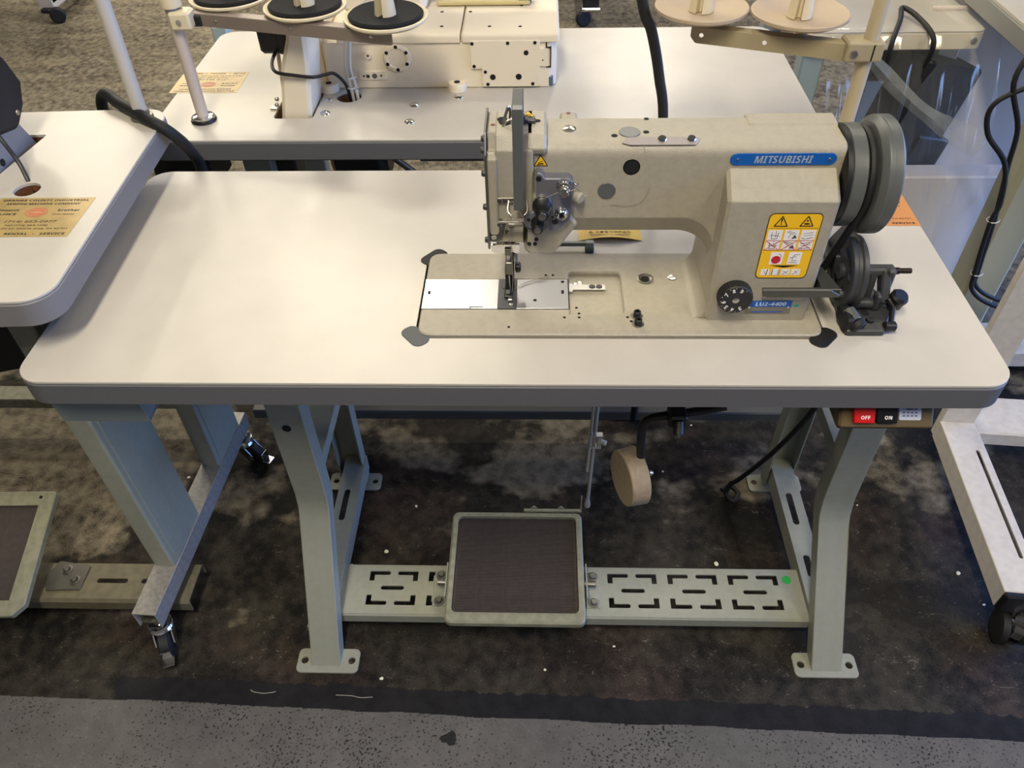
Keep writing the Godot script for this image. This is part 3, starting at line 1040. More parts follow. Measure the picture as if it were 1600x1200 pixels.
	# head
	b.prism(rpoly(pv([-0.019, 0.985, -0.019, 0.8635, 0.0215, 0.8635, 0.0235, 0.852, 0.0300, 0.846, 0.0560, 0.846, 0.0625, 0.8505, 0.0880, 0.890, 0.0700, 0.916, 0.036, 0.930, 0.0335, 0.985]), [0, 0.003, 0.001, 0.002, 0.004, 0.004, 0.004, 0.006, 0.01, 0.01, 0], 4), -0.212, -0.1445, 0.003)
	b.xplate(rpoly(pv([-0.139, 0.880, -0.139, 0.9800, -0.152, 0.986, -0.160, 1.003, -0.214, 1.003, -0.214, 0.880]), [0, 0.004, 0.002, 0.003, 0.003, 0], 4), -0.0190, -0.0075, 0.002)
	b.xplate(rpoly(pv([-0.143, 0.900, -0.143, 0.988, -0.155, 1.003, -0.214, 1.003, -0.214, 0.900]), [0, 0.004, 0.004, 0.003, 0], 4), -0.0095, 0.0340, 0.002)
	b.xplate(rpoly(pv([-0.160, 0.975, -0.146, 0.983, -0.1435, 0.990, -0.154, 1.003, -0.214, 1.003, -0.214, 0.960]), [0.002, 0.004, 0.004, 0.004, 0.003, 0], 4), 0.0250, 0.0490, 0.003)
	b.box(Vector3(0.0755, 0.986, -0.226), Vector3(0.021, 0.012, 0.014), 0.003)
	put("arm", b, M.machine, t, "beige cast arm and column")
	# column inspection slot and left side details
	b = MB.new()
	for q in [[0.1269, -0.1748, 0.0038], [0.1640, -0.1830, 0.0036], [0.1675, -0.2160, 0.0030]]: b.cyl(Vector3(q[0], 0.9898, q[1]), Vector3(q[0], 0.9903, q[1]), q[2], 16)
	b.cyl(Vector3(0.0386, 1.0028, -0.1859), Vector3(0.0386, 1.0034, -0.1859), 0.0036, 14)
	b.cyl(Vector3(0.1469, 0.964, -0.1504), Vector3(0.1469, 0.964, -0.1496), 0.0098, 24)
	for q in [[0.0377, 0.8709], [0.0290, 0.8643], [0.0361, 0.8643]]: b.cyl(Vector3(q[0], q[1], -0.1425), Vector3(q[0], q[1], -0.1416), 0.0026, 12)
	b.cyl(Vector3(-0.002, 1.0026, -0.1900), Vector3(-0.002, 1.0034, -0.1900), 0.0062, 16)
	b.cyl(Vector3(0.001, 1.0026, -0.1830), Vector3(0.001, 1.0035, -0.1830), 0.0070, 16)
	scatter("casting_hole", b, M.hole, t)
	b = MB.new()
	b.lathe([Vector2(0.0098, -0.0008), Vector2(0.0098, 0.0004), Vector2(0.0088, 0.0004)], Vector3(0.1469, 0.964, -0.1500), Vector3.BACK, 28)
	b.cyl(Vector3(0.1203, 0.9334, -0.1505), Vector3(0.1203, 0.9334, -0.1490), 0.0106, 28, 0.0004)
	b.cyl(Vector3(0.1450, 0.9895, -0.1824), Vector3(0.1450, 0.9912, -0.1824), 0.0125, 28, 0.0005)
	scatter("rubber_plug", b, M.grey_paint, t)
	b = MB.new()
	b.lathe([Vector2(0.0078, -0.0005), Vector2(0.0076, 0.0012), Vector2(0.0055, 0.0026), Vector2(0, 0.0034)], Vector3(0.0759, 0.990, -0.1911), Vector3.UP, 24)
	put("cap_screw", b, M.steel, t)
	b = MB.new()
	for q in [[-0.0125, 1.0030, -0.1770], [0.0755, 0.9920, -0.2275]]: b.cyl(Vector3(q[0], q[1] - 0.0005, q[2]), Vector3(q[0], q[1] + 0.0004, q[2]), 0.0026, 12)
	scatter("oil_mark", b, mat(Color(0.42, 0.15, 0.11), 0.6), t, "small red oil mark")
	# ---- face plate at the left end
	b = MB.new()
	b.xplate(rpoly(pv([-0.138, 0.858, -0.138, 0.985, -0.150, 1.0075, -0.214, 1.0075, -0.214, 0.858]), 0.003, 2), -0.0218, -0.0192, 0.0006)
	var fp := put("face_plate", b, M.dull_steel, t)
	b = MB.new()
	for q in [[0.995, -0.160], [0.988, -0.146], [0.962, -0.141], [0.918, -0.1405], [0.870, -0.143]]: screw(b, Vector3(-0.0216, q[0], q[1]), Vector3.LEFT, 0.0040, 0.0040)
	scatter("face_screw", b, M.iron, fp)
	# ---- take-up lever guard
	b = MB.new()
	b.xplate(rpoly(pv([-0.1245, 0.9235, -0.1265, 0.9215, -0.1285, 0.9235, -0.1285, 1.0360, -0.178, 1.0415, -0.178, 1.0455, -0.1275, 1.0500, -0.1235, 1.0460]), 0.0012, 3), 0.0112, 0.0230, 0.0008)
	b.box(Vector3(0.0171, 1.024, -0.1765), Vector3(0.0118, 0.044, 0.003), 0.0006)
	put("take_up_guard", b, M.grey_paint, t, "grey thread take-up guard strip")
	b = MB.new()
	b.box(Vector3(0.0290, 1.0055, -0.1815), Vector3(0.0150, 0.005, 0.0075), 0.001)
	b.box(Vector3(0.0225, 1.0075, -0.184), Vector3(0.004, 0.007, 0.006), 0.001)
	put("guard_block", b, M.iron, t)
	b = MB.new()
	b.tube(smooth([Vector3(0.0070, 1.003, -0.188), Vector3(0.0075, 1.014, -0.186), Vector3(0.0055, 1.021, -0.184), Vector3(0.0020, 1.012, -0.182), Vector3(0.0, 1.004, -0.180)]), 0.0018, 8)
	b.tube(smooth([Vector3(0.0100, 1.003, -0.178), Vector3(0.0095, 1.010, -0.176), Vector3(0.0040, 1.009, -0.174), Vector3(-0.001, 1.004, -0.173)]), 0.0016, 8)
	scatter("thread_hook", b, M.steel, t)
	# ---- thread guide bar on the arm
	b = MB.new()
	b.prism(rpoly(pv([0.1340, -0.0035, 0.1440, -0.0065, 0.2165, -0.0065, 0.2235, 0.0035, 0.2205, 0.0055, 0.1520, 0.0060, 0.1400, 0.0050]), 0.001, 2), 0, 0.0014, 0.0003)
	b.p = (Transform3D(Basis(Vector3.RIGHT, Vector3(0, 0.30, -0.95).normalized(), Vector3(0, 0.95, 0.30).normalized()), Vector3(0, 0.9905, -0.1600)) * b.p)
	var gb := put("thread_guide_bar", b, mat(Color(0.66, 0.63, 0.62), 0.4, 0.55), t)
	b = MB.new()
	for x in [0.1800, 0.2130]: screw(b, Vector3(x, 0.9922, -0.1617), Vector3(0, 0.95, 0.30), 0.0052, 0.0022)
	scatter("guide_screw", b, M.chrome, gb)
	hand_triangles(t)
	tension_set(t)
	needle_group(t)
	handwheel(t)
	badges(t)
	warning_label(t)

func tension_set(t: Node3D) -> void:
	var b := MB.new()
	b.prism(rpoly(pv([0.0360, 0.962, 0.0400, 0.9655, 0.0450, 0.962, 0.0470, 0.9575, 0.0750, 0.9575, 0.0800, 0.953, 0.0800, 0.912, 0.0770, 0.901, 0.0640, 0.8885, 0.0550, 0.886, 0.0450, 0.900, 0.0370, 0.920, 0.0370, 0.954]), 0.003, 3), -0.151, -0.136, 0.001)
	var ten := put("tension_plate", b, mat(Color(0.42, 0.42, 0.45), 0.42, 0.25), t, "grey thread tension plate")
	b = MB.new()
	b.cyl(Vector3(0.0402, 0.9575, -0.1365), Vector3(0.0402, 0.9575, -0.1355), 0.0034, 14)
	b.cyl(Vector3(0.0600, 0.9000, -0.1365), Vector3(0.0600, 0.9000, -0.1355), 0.0036, 14)
	b.cyl(Vector3(0.0572, 0.9065, -0.1365), Vector3(0.0572, 0.9065, -0.1355), 0.0012, 8)
	b.cyl(Vector3(0.0610, 0.9150, -0.1365), Vector3(0.0610, 0.9150, -0.1355), 0.0012, 8)
	scatter("plate_hole", b, M.hole, ten)
	# chrome stud, lower stud
	b = MB.new()
	b.lathe([Vector2(0.0085, 0), Vector2(0.0085, 0.002), Vector2(0.0060, 0.003), Vector2(0.0060, 0.006), Vector2(0.0072, 0.007), Vector2(0.0072, 0.010), Vector2(0.0055, 0.011), Vector2(0.0060, 0.014), Vector2(0.0060, 0.020), Vector2(0.0045, 0.022), Vector2(0, 0.022)], Vector3(0.0690, 0.9500, -0.136), Vector3.BACK, 24)
	b.lathe([Vector2(0.0085, 0), Vector2(0.0085, 0.002), Vector2(0.0064, 0.006), Vector2(0.0045, 0.007), Vector2(0.0030, 0.006)], Vector3(0.0675, 0.9120, -0.136), Vector3.BACK, 24)
	b.cyl(Vector3(0.0805, 0.950, -0.140), Vector3(0.0855, 0.950, -0.136), 0.0022, 10)
	scatter("thread_stud", b, M.chrome, ten)
	# main tension dial: discs, spring and knurled nut
	b = MB.new()
	b.lathe([Vector2(0.0110, 0), Vector2(0.0115, 0.002), Vector2(0.0105, 0.004)], Vector3(0.0445, 0.925, -0.136), Vector3.BACK, 28)
	put("tension_disc", b, M.steel, ten)
	b = MB.new()
	b.lathe([Vector2(0.0110, 0.003), Vector2(0.0118, 0.006), Vector2(0.0100, 0.008), Vector2(0.0110, 0.010), Vector2(0.0092, 0.013), Vector2(0.0098, 0.015), Vector2(0.0080, 0.018), Vector2(0.0080, 0.026), Vector2(0.0066, 0.028), Vector2(0.0050, 0.028)], Vector3(0.0445, 0.925, -0.136), Vector3.BACK, 28)
	put("tension_knob", b, M.black, ten)
	b = MB.new()
	b.lathe([Vector2(0.0052, 0.0278), Vector2(0.0046, 0.0295), Vector2(0, 0.0300)], Vector3(0.0445, 0.925, -0.136), Vector3.BACK, 18)
	put("knob_screw", b, M.steel, ten)
	# lower check-spring dial
	b = MB.new()
	b.cyl(Vector3(0.0385, 0.8975, -0.143), Vector3(0.0385, 0.8975, -0.1385), 0.0150, 32, 0.0008)
	put("check_spring_plate", b, mat(Color(0.46, 0.46, 0.50), 0.42, 0.25), ten)
	b = MB.new()
	b.lathe([Vector2(0.0078, 0), Vector2(0.0080, 0.006), Vector2(0.0070, 0.008), Vector2(0.0070, 0.017), Vector2(0.0056, 0.019), Vector2(0.0042, 0.019)], Vector3(0.0390, 0.8985, -0.1385), Vector3.BACK, 24)
	b.cyl(Vector3(0.0285, 0.9010, -0.1386), Vector3(0.0285, 0.9010, -0.1380), 0.0020, 10)
	scatter("check_spring_knob", b, M.black, ten)
	b = MB.new()
	b.lathe([Vector2(0.0044, 0.0188), Vector2(0.0040, 0.0200), Vector2(0, 0.0205)], Vector3(0.0390, 0.8985, -0.1385), Vector3.BACK, 16)
	put("knob_screw", b, M.steel, ten)
	b = MB.new()
	b.tube(smooth([Vector3(0.0320, 0.889, -0.1375), Vector3(0.0260, 0.892, -0.136), Vector3(0.0205, 0.901, -0.134), Vector3(0.0240, 0.899, -0.132)]), 0.0006, 6)
	put("check_spring", b, M.iron, ten)
	# side boss and screw of the release lever
	b = MB.new()
	b.cyl(Vector3(0.0800, 0.9300, -0.147), Vector3(0.0905, 0.9300, -0.138), 0.0068, 18, 0.0015)
	put("release_boss", b, M.machine_smooth, ten)
	# thread guides on the head
	for k in [[0.0010, 0.9262, 0.034], [-0.0010, 0.8935, 0.040]]:
		b = MB.new()
		b.prism(rrect(k[0] - 0.0110, k[1] - 0.0036, k[0] - 0.0110 + k[2], k[1] + 0.0036, 0.0034, 4), -0.1425, -0.1405, 0.0004, [rrect(k[0] + 0.004, k[1] - 0.0018, k[0] - 0.0135 + k[2], k[1] + 0.0018, 0.0016, 3)])
		var gd := put("thread_guide", b, mat(Color(0.56, 0.53, 0.49), 0.4, 0.5), t)
		b = MB.new()
		for x in [-0.0070, -0.0008]: screw(b, Vector3(k[0] + x, k[1], -0.1405), Vector3.BACK, 0.0026, 0.0012)
		scatter("guide_screw", b, M.iron, gd)
	b = MB.new()
	for k in [[0.0050, 1.0], [0.0260, -1.0]]:
		b.tube(smooth([Vector3(k[0], 0.926, -0.141), Vector3(k[0] - k[1] * 0.001, 0.918, -0.132), Vector3(k[0] + k[1] * 0.003, 0.914, -0.128)]), 0.0007, 6)
	scatter("wire_loop", b, M.steel, t)
	b = MB.new()
	screw(b, Vector3(-0.0145, 0.8745, -0.1416), Vector3.BACK, 0.0034, 0.0016)
	put("head_screw", b, M.machine_smooth, t)
	# upper thread
	b = MB.new()
	b.tube([Vector3(0.0075, 0.9205, -0.124), Vector3(0.0035, 0.9050, -0.136), Vector3(-0.004, 0.866, -0.141)], 0.00035, 5)
	b.tube([Vector3(0.0170, 0.9210, -0.126), Vector3(0.0040, 0.9000, -0.1365), Vector3(0.0045, 0.870, -0.140), Vector3(0.0062, 0.838, -0.158), Vector3(0.0075, 0.800, -0.160), Vector3(0.0055, 0.771, -0.166)], 0.00035, 5)
	b.tube([Vector3(0.0180, 0.9195, -0.127), Vector3(0.0240, 0.9020, -0.134)], 0.00035, 5)
	b.tube([Vector3(0.0470, 0.937, -0.128), Vector3(0.0640, 0.948, -0.124)], 0.00035, 5)
	b.tube(smooth([Vector3(0.0690, 0.945, -0.124), Vector3(0.0830, 0.946, -0.132), Vector3(0.0810, 0.934, -0.134), Vector3(0.1000, 0.930, -0.146)]), 0.00035, 5)
	b.tube(smooth([Vector3(0.1500, 0.990, -0.1750), Vector3(0.1560, 0.991, -0.160), Vector3(0.1600, 0.985, -0.1485), Vector3(0.1690, 0.950, -0.1488), Vector3(0.1660, 0.925, -0.1488), Vector3(0.1500, 0.9145, -0.1488), Vector3(0.1250, 0.9165, -0.1488)]), 0.00025, 5)
	b.tube(smooth([Vector3(0.0105, 0.766, -0.180), Vector3(0.0200, 0.7665, -0.190), Vector3(0.0330, 0.7665, -0.1975), Vector3(0.0500, 0.7665, -0.204), Vector3(0.0550, 0.7665, -0.205), Vector3(0.0480, 0.7660, -0.1985), Vector3(0.0300, 0.7660, -0.1960), Vector3(0.0160, 0.7660, -0.183)]), 0.00035, 5)
	scatter("thread", b, mat(Color(0.62, 0.56, 0.48), 0.7), t, "pale upper thread")

func needle_group(t: Node3D) -> void:
	var b := MB.new()
	b.prism(rpoly(pv([-0.0200, 0.8420, 0.0165, 0.8430, 0.0165, 0.8310, 0.0120, 0.8285, 0.0070, 0.8310, 0.0020, 0.8305, -0.0050, 0.8285, -0.0150, 0.8290, -0.0200, 0.8320]), 0.0015, 2), -0.176, -0.1715, 0.0005)
	b.box(Vector3(-0.001, 0.8445, -0.1705), Vector3(0.026, 0.0045, 0.008), 0.001)
	put("finger_guard", b, M.chrome, t)
	b = MB.new()
	b.cyl(Vector3(0.0010, 0.8000, -0.1740), Vector3(0.0010, 0.8650, -0.1740), 0.0036, 14)
	b.cyl(Vector3(0.0055, 0.8180, -0.1840), Vector3(0.0055, 0.8650, -0.1840), 0.0042, 14)
	scatter("needle_bar", b, M.steel, t)
	b = MB.new()
	b.box(Vector3(0.0020, 0.8080, -0.1725), Vector3(0.0095, 0.020, 0.012), 0.0012)
	b.box(Vector3(0.0015, 0.8340, -0.1700), Vector3(0.0085, 0.010, 0.008), 0.001)
	put("needle_clamp", b, M.dull_steel, t)
	b = MB.new()
	for i in 5: b.lathe([Vector2(0.0024, 0), Vector2(0.0036, 0.0012), Vector2(0.0024, 0.0024)], Vector3(0.0098, 0.8110 + i * 0.0026, -0.1790), Vector3.UP, 14)
	put("presser_spring", b, M.dull_steel, t)
	b = MB.new()
	b.cyl(Vector3(0.0030, 0.7660, -0.1700), Vector3(0.0012, 0.8000, -0.1735), 0.0007, 8, 0.0, 0.0011)
	put("needle", b, M.chrome, t)
	b = MB.new()
	b.xplate(rpoly(pv([-0.1660, 0.7650, -0.1640, 0.7690, -0.1690, 0.7720, -0.1730, 0.7900, -0.1690, 0.8030, -0.1790, 0.8050, -0.1830, 0.7900, -0.1860, 0.7660]), 0.0015, 2), -0.0035, 0.0030, 0.0008)
	b.xplate(rpoly(pv([-0.1780, 0.7650, -0.1800, 0.7750, -0.1810, 0.8180, -0.1880, 0.8180, -0.1900, 0.7650]), 0.0015, 2), 0.0030, 0.0082, 0.0008)
	b.box(Vector3(0.0010, 0.7672, -0.1720), Vector3(0.0120, 0.0030, 0.0260), 0.0010)
	b.lathe([Vector2(0, 0), Vector2(0.0050, 0), Vector2(0.0072, 0.0015), Vector2(0.0072, 0.0060), Vector2(0.0050, 0.0078), Vector2(0, 0.0078)], Vector3(0.0095, 0.7990, -0.1830), Vector3.RIGHT, 14)
	put("walking_foot", b, M.black, t, "black walking foot")
	b = MB.new()
	b.box(Vector3(0.0030, 0.7664, -0.1560), Vector3(0.0060, 0.0016, 0.0050), 0.0005)
	put("foot_toe", b, M.steel, t)
	# hinge bracket behind the bed
	b = MB.new()
	b.box(Vector3(0.0800, 0.7700, -0.2790), Vector3(0.0720, 0.0060, 0.0075), 0.0015)
	b.xplate(rpoly(pv([-0.2680, 0.7605, -0.2680, 0.7700, -0.2740, 0.7745, -0.2840, 0.7740, -0.2840, 0.7605]), 0.002, 3), 0.1080, 0.1205, 0.0008)
	put("hinge_bracket", b, mat(Color(0.44, 0.48, 0.47), 0.4), t)

func handwheel(t: Node3D) -> void:
	var o := Vector3(0.0, 0.933, -0.185)
	var b := MB.new()
	b.lathe([Vector2(0, 0.386), Vector2(0.056, 0.386), Vector2(0.060, 0.388), Vector2(0.060, 0.3935), Vector2(0.050, 0.395)], o, Vector3.RIGHT, 40)
	put("wheel_gap_ring", b, M.black, t)
	b = MB.new()
	b.lathe([Vector2(0.020, 0.394), Vector2(0.0575, 0.394), Vector2(0.0595, 0.3955), Vector2(0.0600, 0.398), Vector2(0.0600, 0.4105), Vector2(0.0585, 0.4120), Vector2(0.0500, 0.4130), Vector2(0.0500, 0.4240), Vector2(0.0610, 0.4245), Vector2(0.0625, 0.4250), Vector2(0.0685, 0.4300), Vector2(0.0692, 0.4320), Vector2(0.0685, 0.4340), Vector2(0.0685, 0.4350), Vector2(0.0692, 0.4365), Vector2(0.0692, 0.4455), Vector2(0.0670, 0.4480), Vector2(0.0560, 0.4480), Vector2(0.0520, 0.4400), Vector2(0.0200, 0.4400), Vector2(0.0180, 0.4460), Vector2(0, 0.4460)], o, Vector3.RIGHT, 64)
	put("handwheel", b, M.grey_paint, t, "grey grooved handwheel")
	b = MB.new()
	b.lathe([Vector2(0.0505, 0.4132), Vector2(0.0530, 0.4136), Vector2(0.0530, 0.4236), Vector2(0.0505, 0.4240)], o, Vector3.RIGHT, 64)
	put("belt_groove", b, M.black_soft, t)

func badges(t: Node3D) -> void:
	var b := MB.new()
	var fr := frame(Vector3(0, 0, -0.1500), Vector3.RIGHT, Vector3.UP)
	b.t = fr
	b.prism(rrect(0.2575, 0.9660, 0.3770, 0.9805, 0.0070, 6), -0.0004, 0.0010, 0.0003)
	var bd := put("name_badge", b, M.blue, t, "blue name badge with rounded ends")
	part("lettering", letters([["MITSUBISHI", 0.3175, 0.9732, 0.0088, 0.0640, 0.14, 700]], fr * Transform3D(Basis.IDENTITY, Vector3(0, 0, 0.0010)), 0.0002), M.silver_print, bd)
	b = MB.new()
	for x in [0.2660, 0.3690]: screw(b, Vector3(x, 0.9732, -0.1491), Vector3.BACK, 0.0018, 0.0012)
	scatter("badge_rivet", b, M.chrome, bd)
	# model plate
	fr = frame(Vector3(0, 0, -0.1160), Vector3.RIGHT, Vector3.UP)
	b = MB.new()
	b.t = fr
	b.box(Vector3(0.3335, 0.7858, 0.0003), Vector3(0.0555, 0.0205, 0.0008))
	var mp := put("model_plate", b, mat(Color(0.52, 0.50, 0.46), 0.35, 0.5), t)
	b = MB.new()
	b.t = fr
	b.box(Vector3(0.3335, 0.7915, 0.0008), Vector3(0.0555, 0.0098, 0.0003))
	put("blue_field", b, M.blue, mp)
	part("lettering", letters([["LU2-4400", 0.3350, 0.7915, 0.0056, 0.0380, 0.12, 700]], fr * Transform3D(Basis.IDENTITY, Vector3(0, 0, 0.00095)), 0.0002), mat(Color(0.75, 0.84, 0.92), 0.4), mp)
	b = MB.new()
	b.t = fr
	b.box(Vector3(0.3320, 0.7785, 0.0008), Vector3(0.0400, 0.0016, 0.0003))
	put("print_line", b, M.blue, mp)
	b = MB.new()
	for x in [0.3085, 0.3575]: screw(b, Vector3(x, 0.7862, -0.1155), Vector3.BACK, 0.0017, 0.0010)
	scatter("plate_rivet", b, M.chrome, mp)
	b = MB.new()
	b.t = fr
	b.prism(circ(Vector2(0.3660, 0.7880), 0.0024, 14), 0.0, 0.0004, 0.0, [circ(Vector2(0.3660, 0.7880), 0.0013, 10)])
	b.prism(circ(Vector2(0.3692, 0.7886), 0.0022, 14), 0.0, 0.0004, 0.0, [circ(Vector2(0.3692, 0.7886), 0.0012, 10)])
	scatter("inspection_mark", b, mat(Color(0.10, 0.70, 0.60), 0.5), t, "small turquoise inspection mark")
	# stitch length dial
	b = MB.new()
	var c := Vector3(0.2855, 0.8075, -0.1160)
	b.lathe([Vector2(0.0210, 0), Vector2(0.0212, 0.001), Vector2(0.0212, 0.0125), Vector2(0.0195, 0.0140), Vector2(0.0, 0.0140)], c, Vector3.BACK, 40)
	for i in 36:
		var a := TAU * i / 36.0
		b.cyl(c + Vector3(cos(a) * 0.0208, sin(a) * 0.0208, 0.001), c + Vector3(cos(a) * 0.0208, sin(a) * 0.0208, 0.0122), 0.0009, 6)
	var dl := put("stitch_dial", b, mat(Color(0.105, 0.105, 0.11), 0.5), t, "black numbered stitch length dial")
	var lines := ArrayMesh.new()
	var vs := PackedVector3Array(); var ns := PackedVector3Array()
	for k in [["9", 70.0], ["8", 108.0], ["7", 147.0], ["6", 192.0], ["5", 225.0], ["4", 262.0], ["3", 300.0]]:
		var a: float = deg_to_rad(k[1])
		var x := frame(c + Vector3(cos(a) * 0.0148, sin(a) * 0.0148, 0.0140), Vector3(sin(a), -cos(a), 0), Vector3(cos(a), sin(a), 0))
		var ar := letters([[k[0], 0.0, 0.0, 0.0052, 0, 0, 700]], x, 0.0002).surface_get_arrays(0)
		vs.append_array(ar[Mesh.ARRAY_VERTEX]); ns.append_array(ar[Mesh.ARRAY_NORMAL])
	var arr := []
	arr.resize(Mesh.ARRAY_MAX)
	arr[Mesh.ARRAY_VERTEX] = vs; arr[Mesh.ARRAY_NORMAL] = ns
	lines.add_surface_from_arrays(Mesh.PRIMITIVE_TRIANGLES, arr)
	part("numbers", lines, M.white_print, dl)
	b = MB.new()
	for k in 12:
		var a := deg_to_rad(52.0 + k * 22.5)
		b.box(c + Vector3(cos(a) * 0.0182, sin(a) * 0.0182, 0.0141), Vector3(0.0008, 0.0008, 0.0003))
	scatter("scale_marks", b, M.white_print, dl)
	b = MB.new()
	screw(b, c + Vector3(0, 0, 0.0140), Vector3.BACK, 0.0042, 0.0012)
	put("dial_screw", b, M.steel, dl)
	# feed reverse lever
	b = MB.new()
	b.prism(rpoly(pv([0.3155, 0.8235, 0.3175, 0.8140, 0.3240, 0.8115, 0.4100, 0.8115, 0.4120, 0.8150, 0.3980, 0.8235]), 0.0012, 3), -0.1075, -0.1020, 0.0008)
	b.hplate(pv([0.3160, -0.1030, 0.4110, -0.1030, 0.3990, -0.1500, 0.3880, -0.1500, 0.3880, -0.1075, 0.3160, -0.1075]), 0.8215, 0.8240, 0.0006)
	put("feed_lever", b, mat(Color(0.34, 0.34, 0.32), 0.38, 0.6), t, "flat grey feed reverse lever")

func line2(b: MB, a: Vector2, c: Vector2, w: float, z: float) -> void:
	var d := (c - a).normalized()
	var n := Vector2(-d.y, d.x) * w * 0.5
	b.prism(PackedVector2Array([a - n, c - n, c + n, a + n]), z, z + 0.0002)

func warning_label(t: Node3D) -> void:
	var fr := frame(Vector3(0, 0, -0.1160), Vector3.RIGHT, Vector3.UP)
	var x0 := 0.3070; var y0 := 0.8325; var w := 0.0600; var h := 0.0905
	var b := MB.new()
	b.t = fr * Transform3D(Basis.IDENTITY, Vector3(x0, y0, 0))
	var T := b.t
	b.prism(rrect(-0.0008, -0.0008, w + 0.0008, h + 0.0008, 0.0066, 5), 0.0, 0.0003)
	b.prism(rrect(0, 0, w, h, 0.006, 5), 0.0, 0.0005)
	# only the rim shows of the lower sheet
	var lb := put("warning_label", b, M.yellow, t, "yellow safety label with pictograms")
	b = MB.new(); b.t = T
	b.prism(rrect(-0.0009, -0.0009, w + 0.0009, h + 0.0009, 0.0067, 5), 0.0001, 0.0006, 0.0, [rrect(0, 0, w, h, 0.006, 5)])
	# two warning triangles
	for cx in [0.0145, 0.0440]:
		var tri := pv([cx - 0.0085, 0.0735, cx + 0.0085, 0.0735, cx, 0.0885])
		b.prism(rpoly(tri, 0.0008, 2), 0.0005, 0.0007, 0.0, [pv([cx - 0.0064, 0.0747, cx + 0.0064, 0.0747, cx, 0.0862])])
	b.prism(pv([0.0140, 0.0788, 0.0150, 0.0788, 0.0155, 0.0845, 0.0135, 0.0845]), 0.0005, 0.0007)
	b.prism(circ(Vector2(0.0145, 0.0770), 0.0009, 8), 0.0005, 0.0007)
	b.prism(circ(Vector2(0.0440, 0.0772), 0.0036, 14, 0.0011), 0.0005, 0.0007)
	b.prism(circ(Vector2(0.0440, 0.0812), 0.0012, 10), 0.0005, 0.0007)
	line2(b, Vector2(0.001, 0.0712), Vector2(w - 0.001, 0.0712), 0.0003, 0.0005)
	line2(b, Vector2(0.001, 0.0405), Vector2(w - 0.001, 0.0405), 0.0003, 0.0005)
	b.prism(pv([0.0140, 0.0185, 0.0310, 0.0150, 0.0480, 0.0185]), 0.0005, 0.0007)
	put("black_print", b, M.print, lb)
	# white panels
	b = MB.new(); b.t = T
	var panels := []
	for i in 3:
		var cx := 0.0105 + i * 0.0193
		panels.append([cx, 0.0617, 0.0168, 0.0140]); panels.append([cx, 0.0478, 0.0168, 0.0132])
	panels.append([0.0195, 0.0290, 0.0155, 0.0175]); panels.append([0.0410, 0.0290, 0.0155, 0.0175])
	for i in 4: panels.append([0.0100 + i * 0.0123, 0.0085, 0.0105, 0.0090])
	for q in panels: b.box(Vector3(q[0], q[1], 0.00055), Vector3(q[2], q[3], 0.0003))
	scatter("white_panel", b, M.white_print, lb)
	# pictogram strokes
	b = MB.new(); b.t = T
	for i in 3:
		var cx := 0.0105 + i * 0.0193
		for r in 2:
			var cy := 0.0617 if r == 0 else 0.0478
			if i == 0:
				line2(b, Vector2(cx - 0.004, cy + 0.004), Vector2(cx - 0.003, cy - 0.005), 0.0005, 0.0007)
				line2(b, Vector2(cx + 0.004, cy + 0.004), Vector2(cx + 0.003, cy - 0.005), 0.0005, 0.0007)
				line2(b, Vector2(cx - 0.005, cy), Vector2(cx + 0.006, cy - 0.001), 0.0004, 0.0007)
				line2(b, Vector2(cx + 0.001, cy + 0.006), Vector2(cx + 0.001, cy - 0.003), 0.0004, 0.0007)
				line2(b, Vector2(cx - 0.003, cy - 0.005), Vector2(cx + 0.003, cy - 0.005), 0.0005, 0.0007)
			elif i == 1:
				line2(b, Vector2(cx - 0.006, cy + 0.005), Vector2(cx + 0.002, cy + 0.001), 0.0004, 0.0007)
				line2(b, Vector2(cx - 0.004, cy + 0.006), Vector2(cx + 0.005, cy + 0.002), 0.0004, 0.0007)
				b.prism(pv([cx + 0.001, cy - 0.005, cx + 0.007, cy - 0.004, cx + 0.004, cy + 0.001]), 0.0007, 0.0009)
				line2(b, Vector2(cx - 0.003, cy - 0.004), Vector2(cx - 0.001, cy + 0.001), 0.0004, 0.0007)
			else:
				line2(b, Vector2(cx - 0.006, cy + 0.002), Vector2(cx + 0.005, cy + 0.004), 0.0004, 0.0007)
				line2(b, Vector2(cx - 0.005, cy - 0.001), Vector2(cx + 0.006, cy + 0.001), 0.0004, 0.0007)
				line2(b, Vector2(cx - 0.007, cy - 0.004), Vector2(cx - 0.002, cy - 0.005), 0.0007, 0.0007)
				line2(b, Vector2(cx - 0.001, cy - 0.005), Vector2(cx + 0.006, cy - 0.003), 0.0007, 0.0007)
	for s in [[0.0385, 0.0245, 0.0385, 0.0300], [0.0385, 0.0300, 0.0400, 0.0340], [0.0400, 0.0340, 0.0465, 0.0345], [0.0350, 0.0290, 0.0385, 0.0305], [0.0395, 0.0255, 0.0440, 0.0260], [0.0400, 0.0310, 0.0430, 0.0312], [0.0350, 0.0230, 0.0450, 0.0230], [0.0205, 0.0345, 0.0230, 0.0350], [0.0235, 0.0345, 0.0252, 0.0300]]:
		line2(b, Vector2(s[0], s[1]), Vector2(s[2], s[3]), 0.0005, 0.0007)
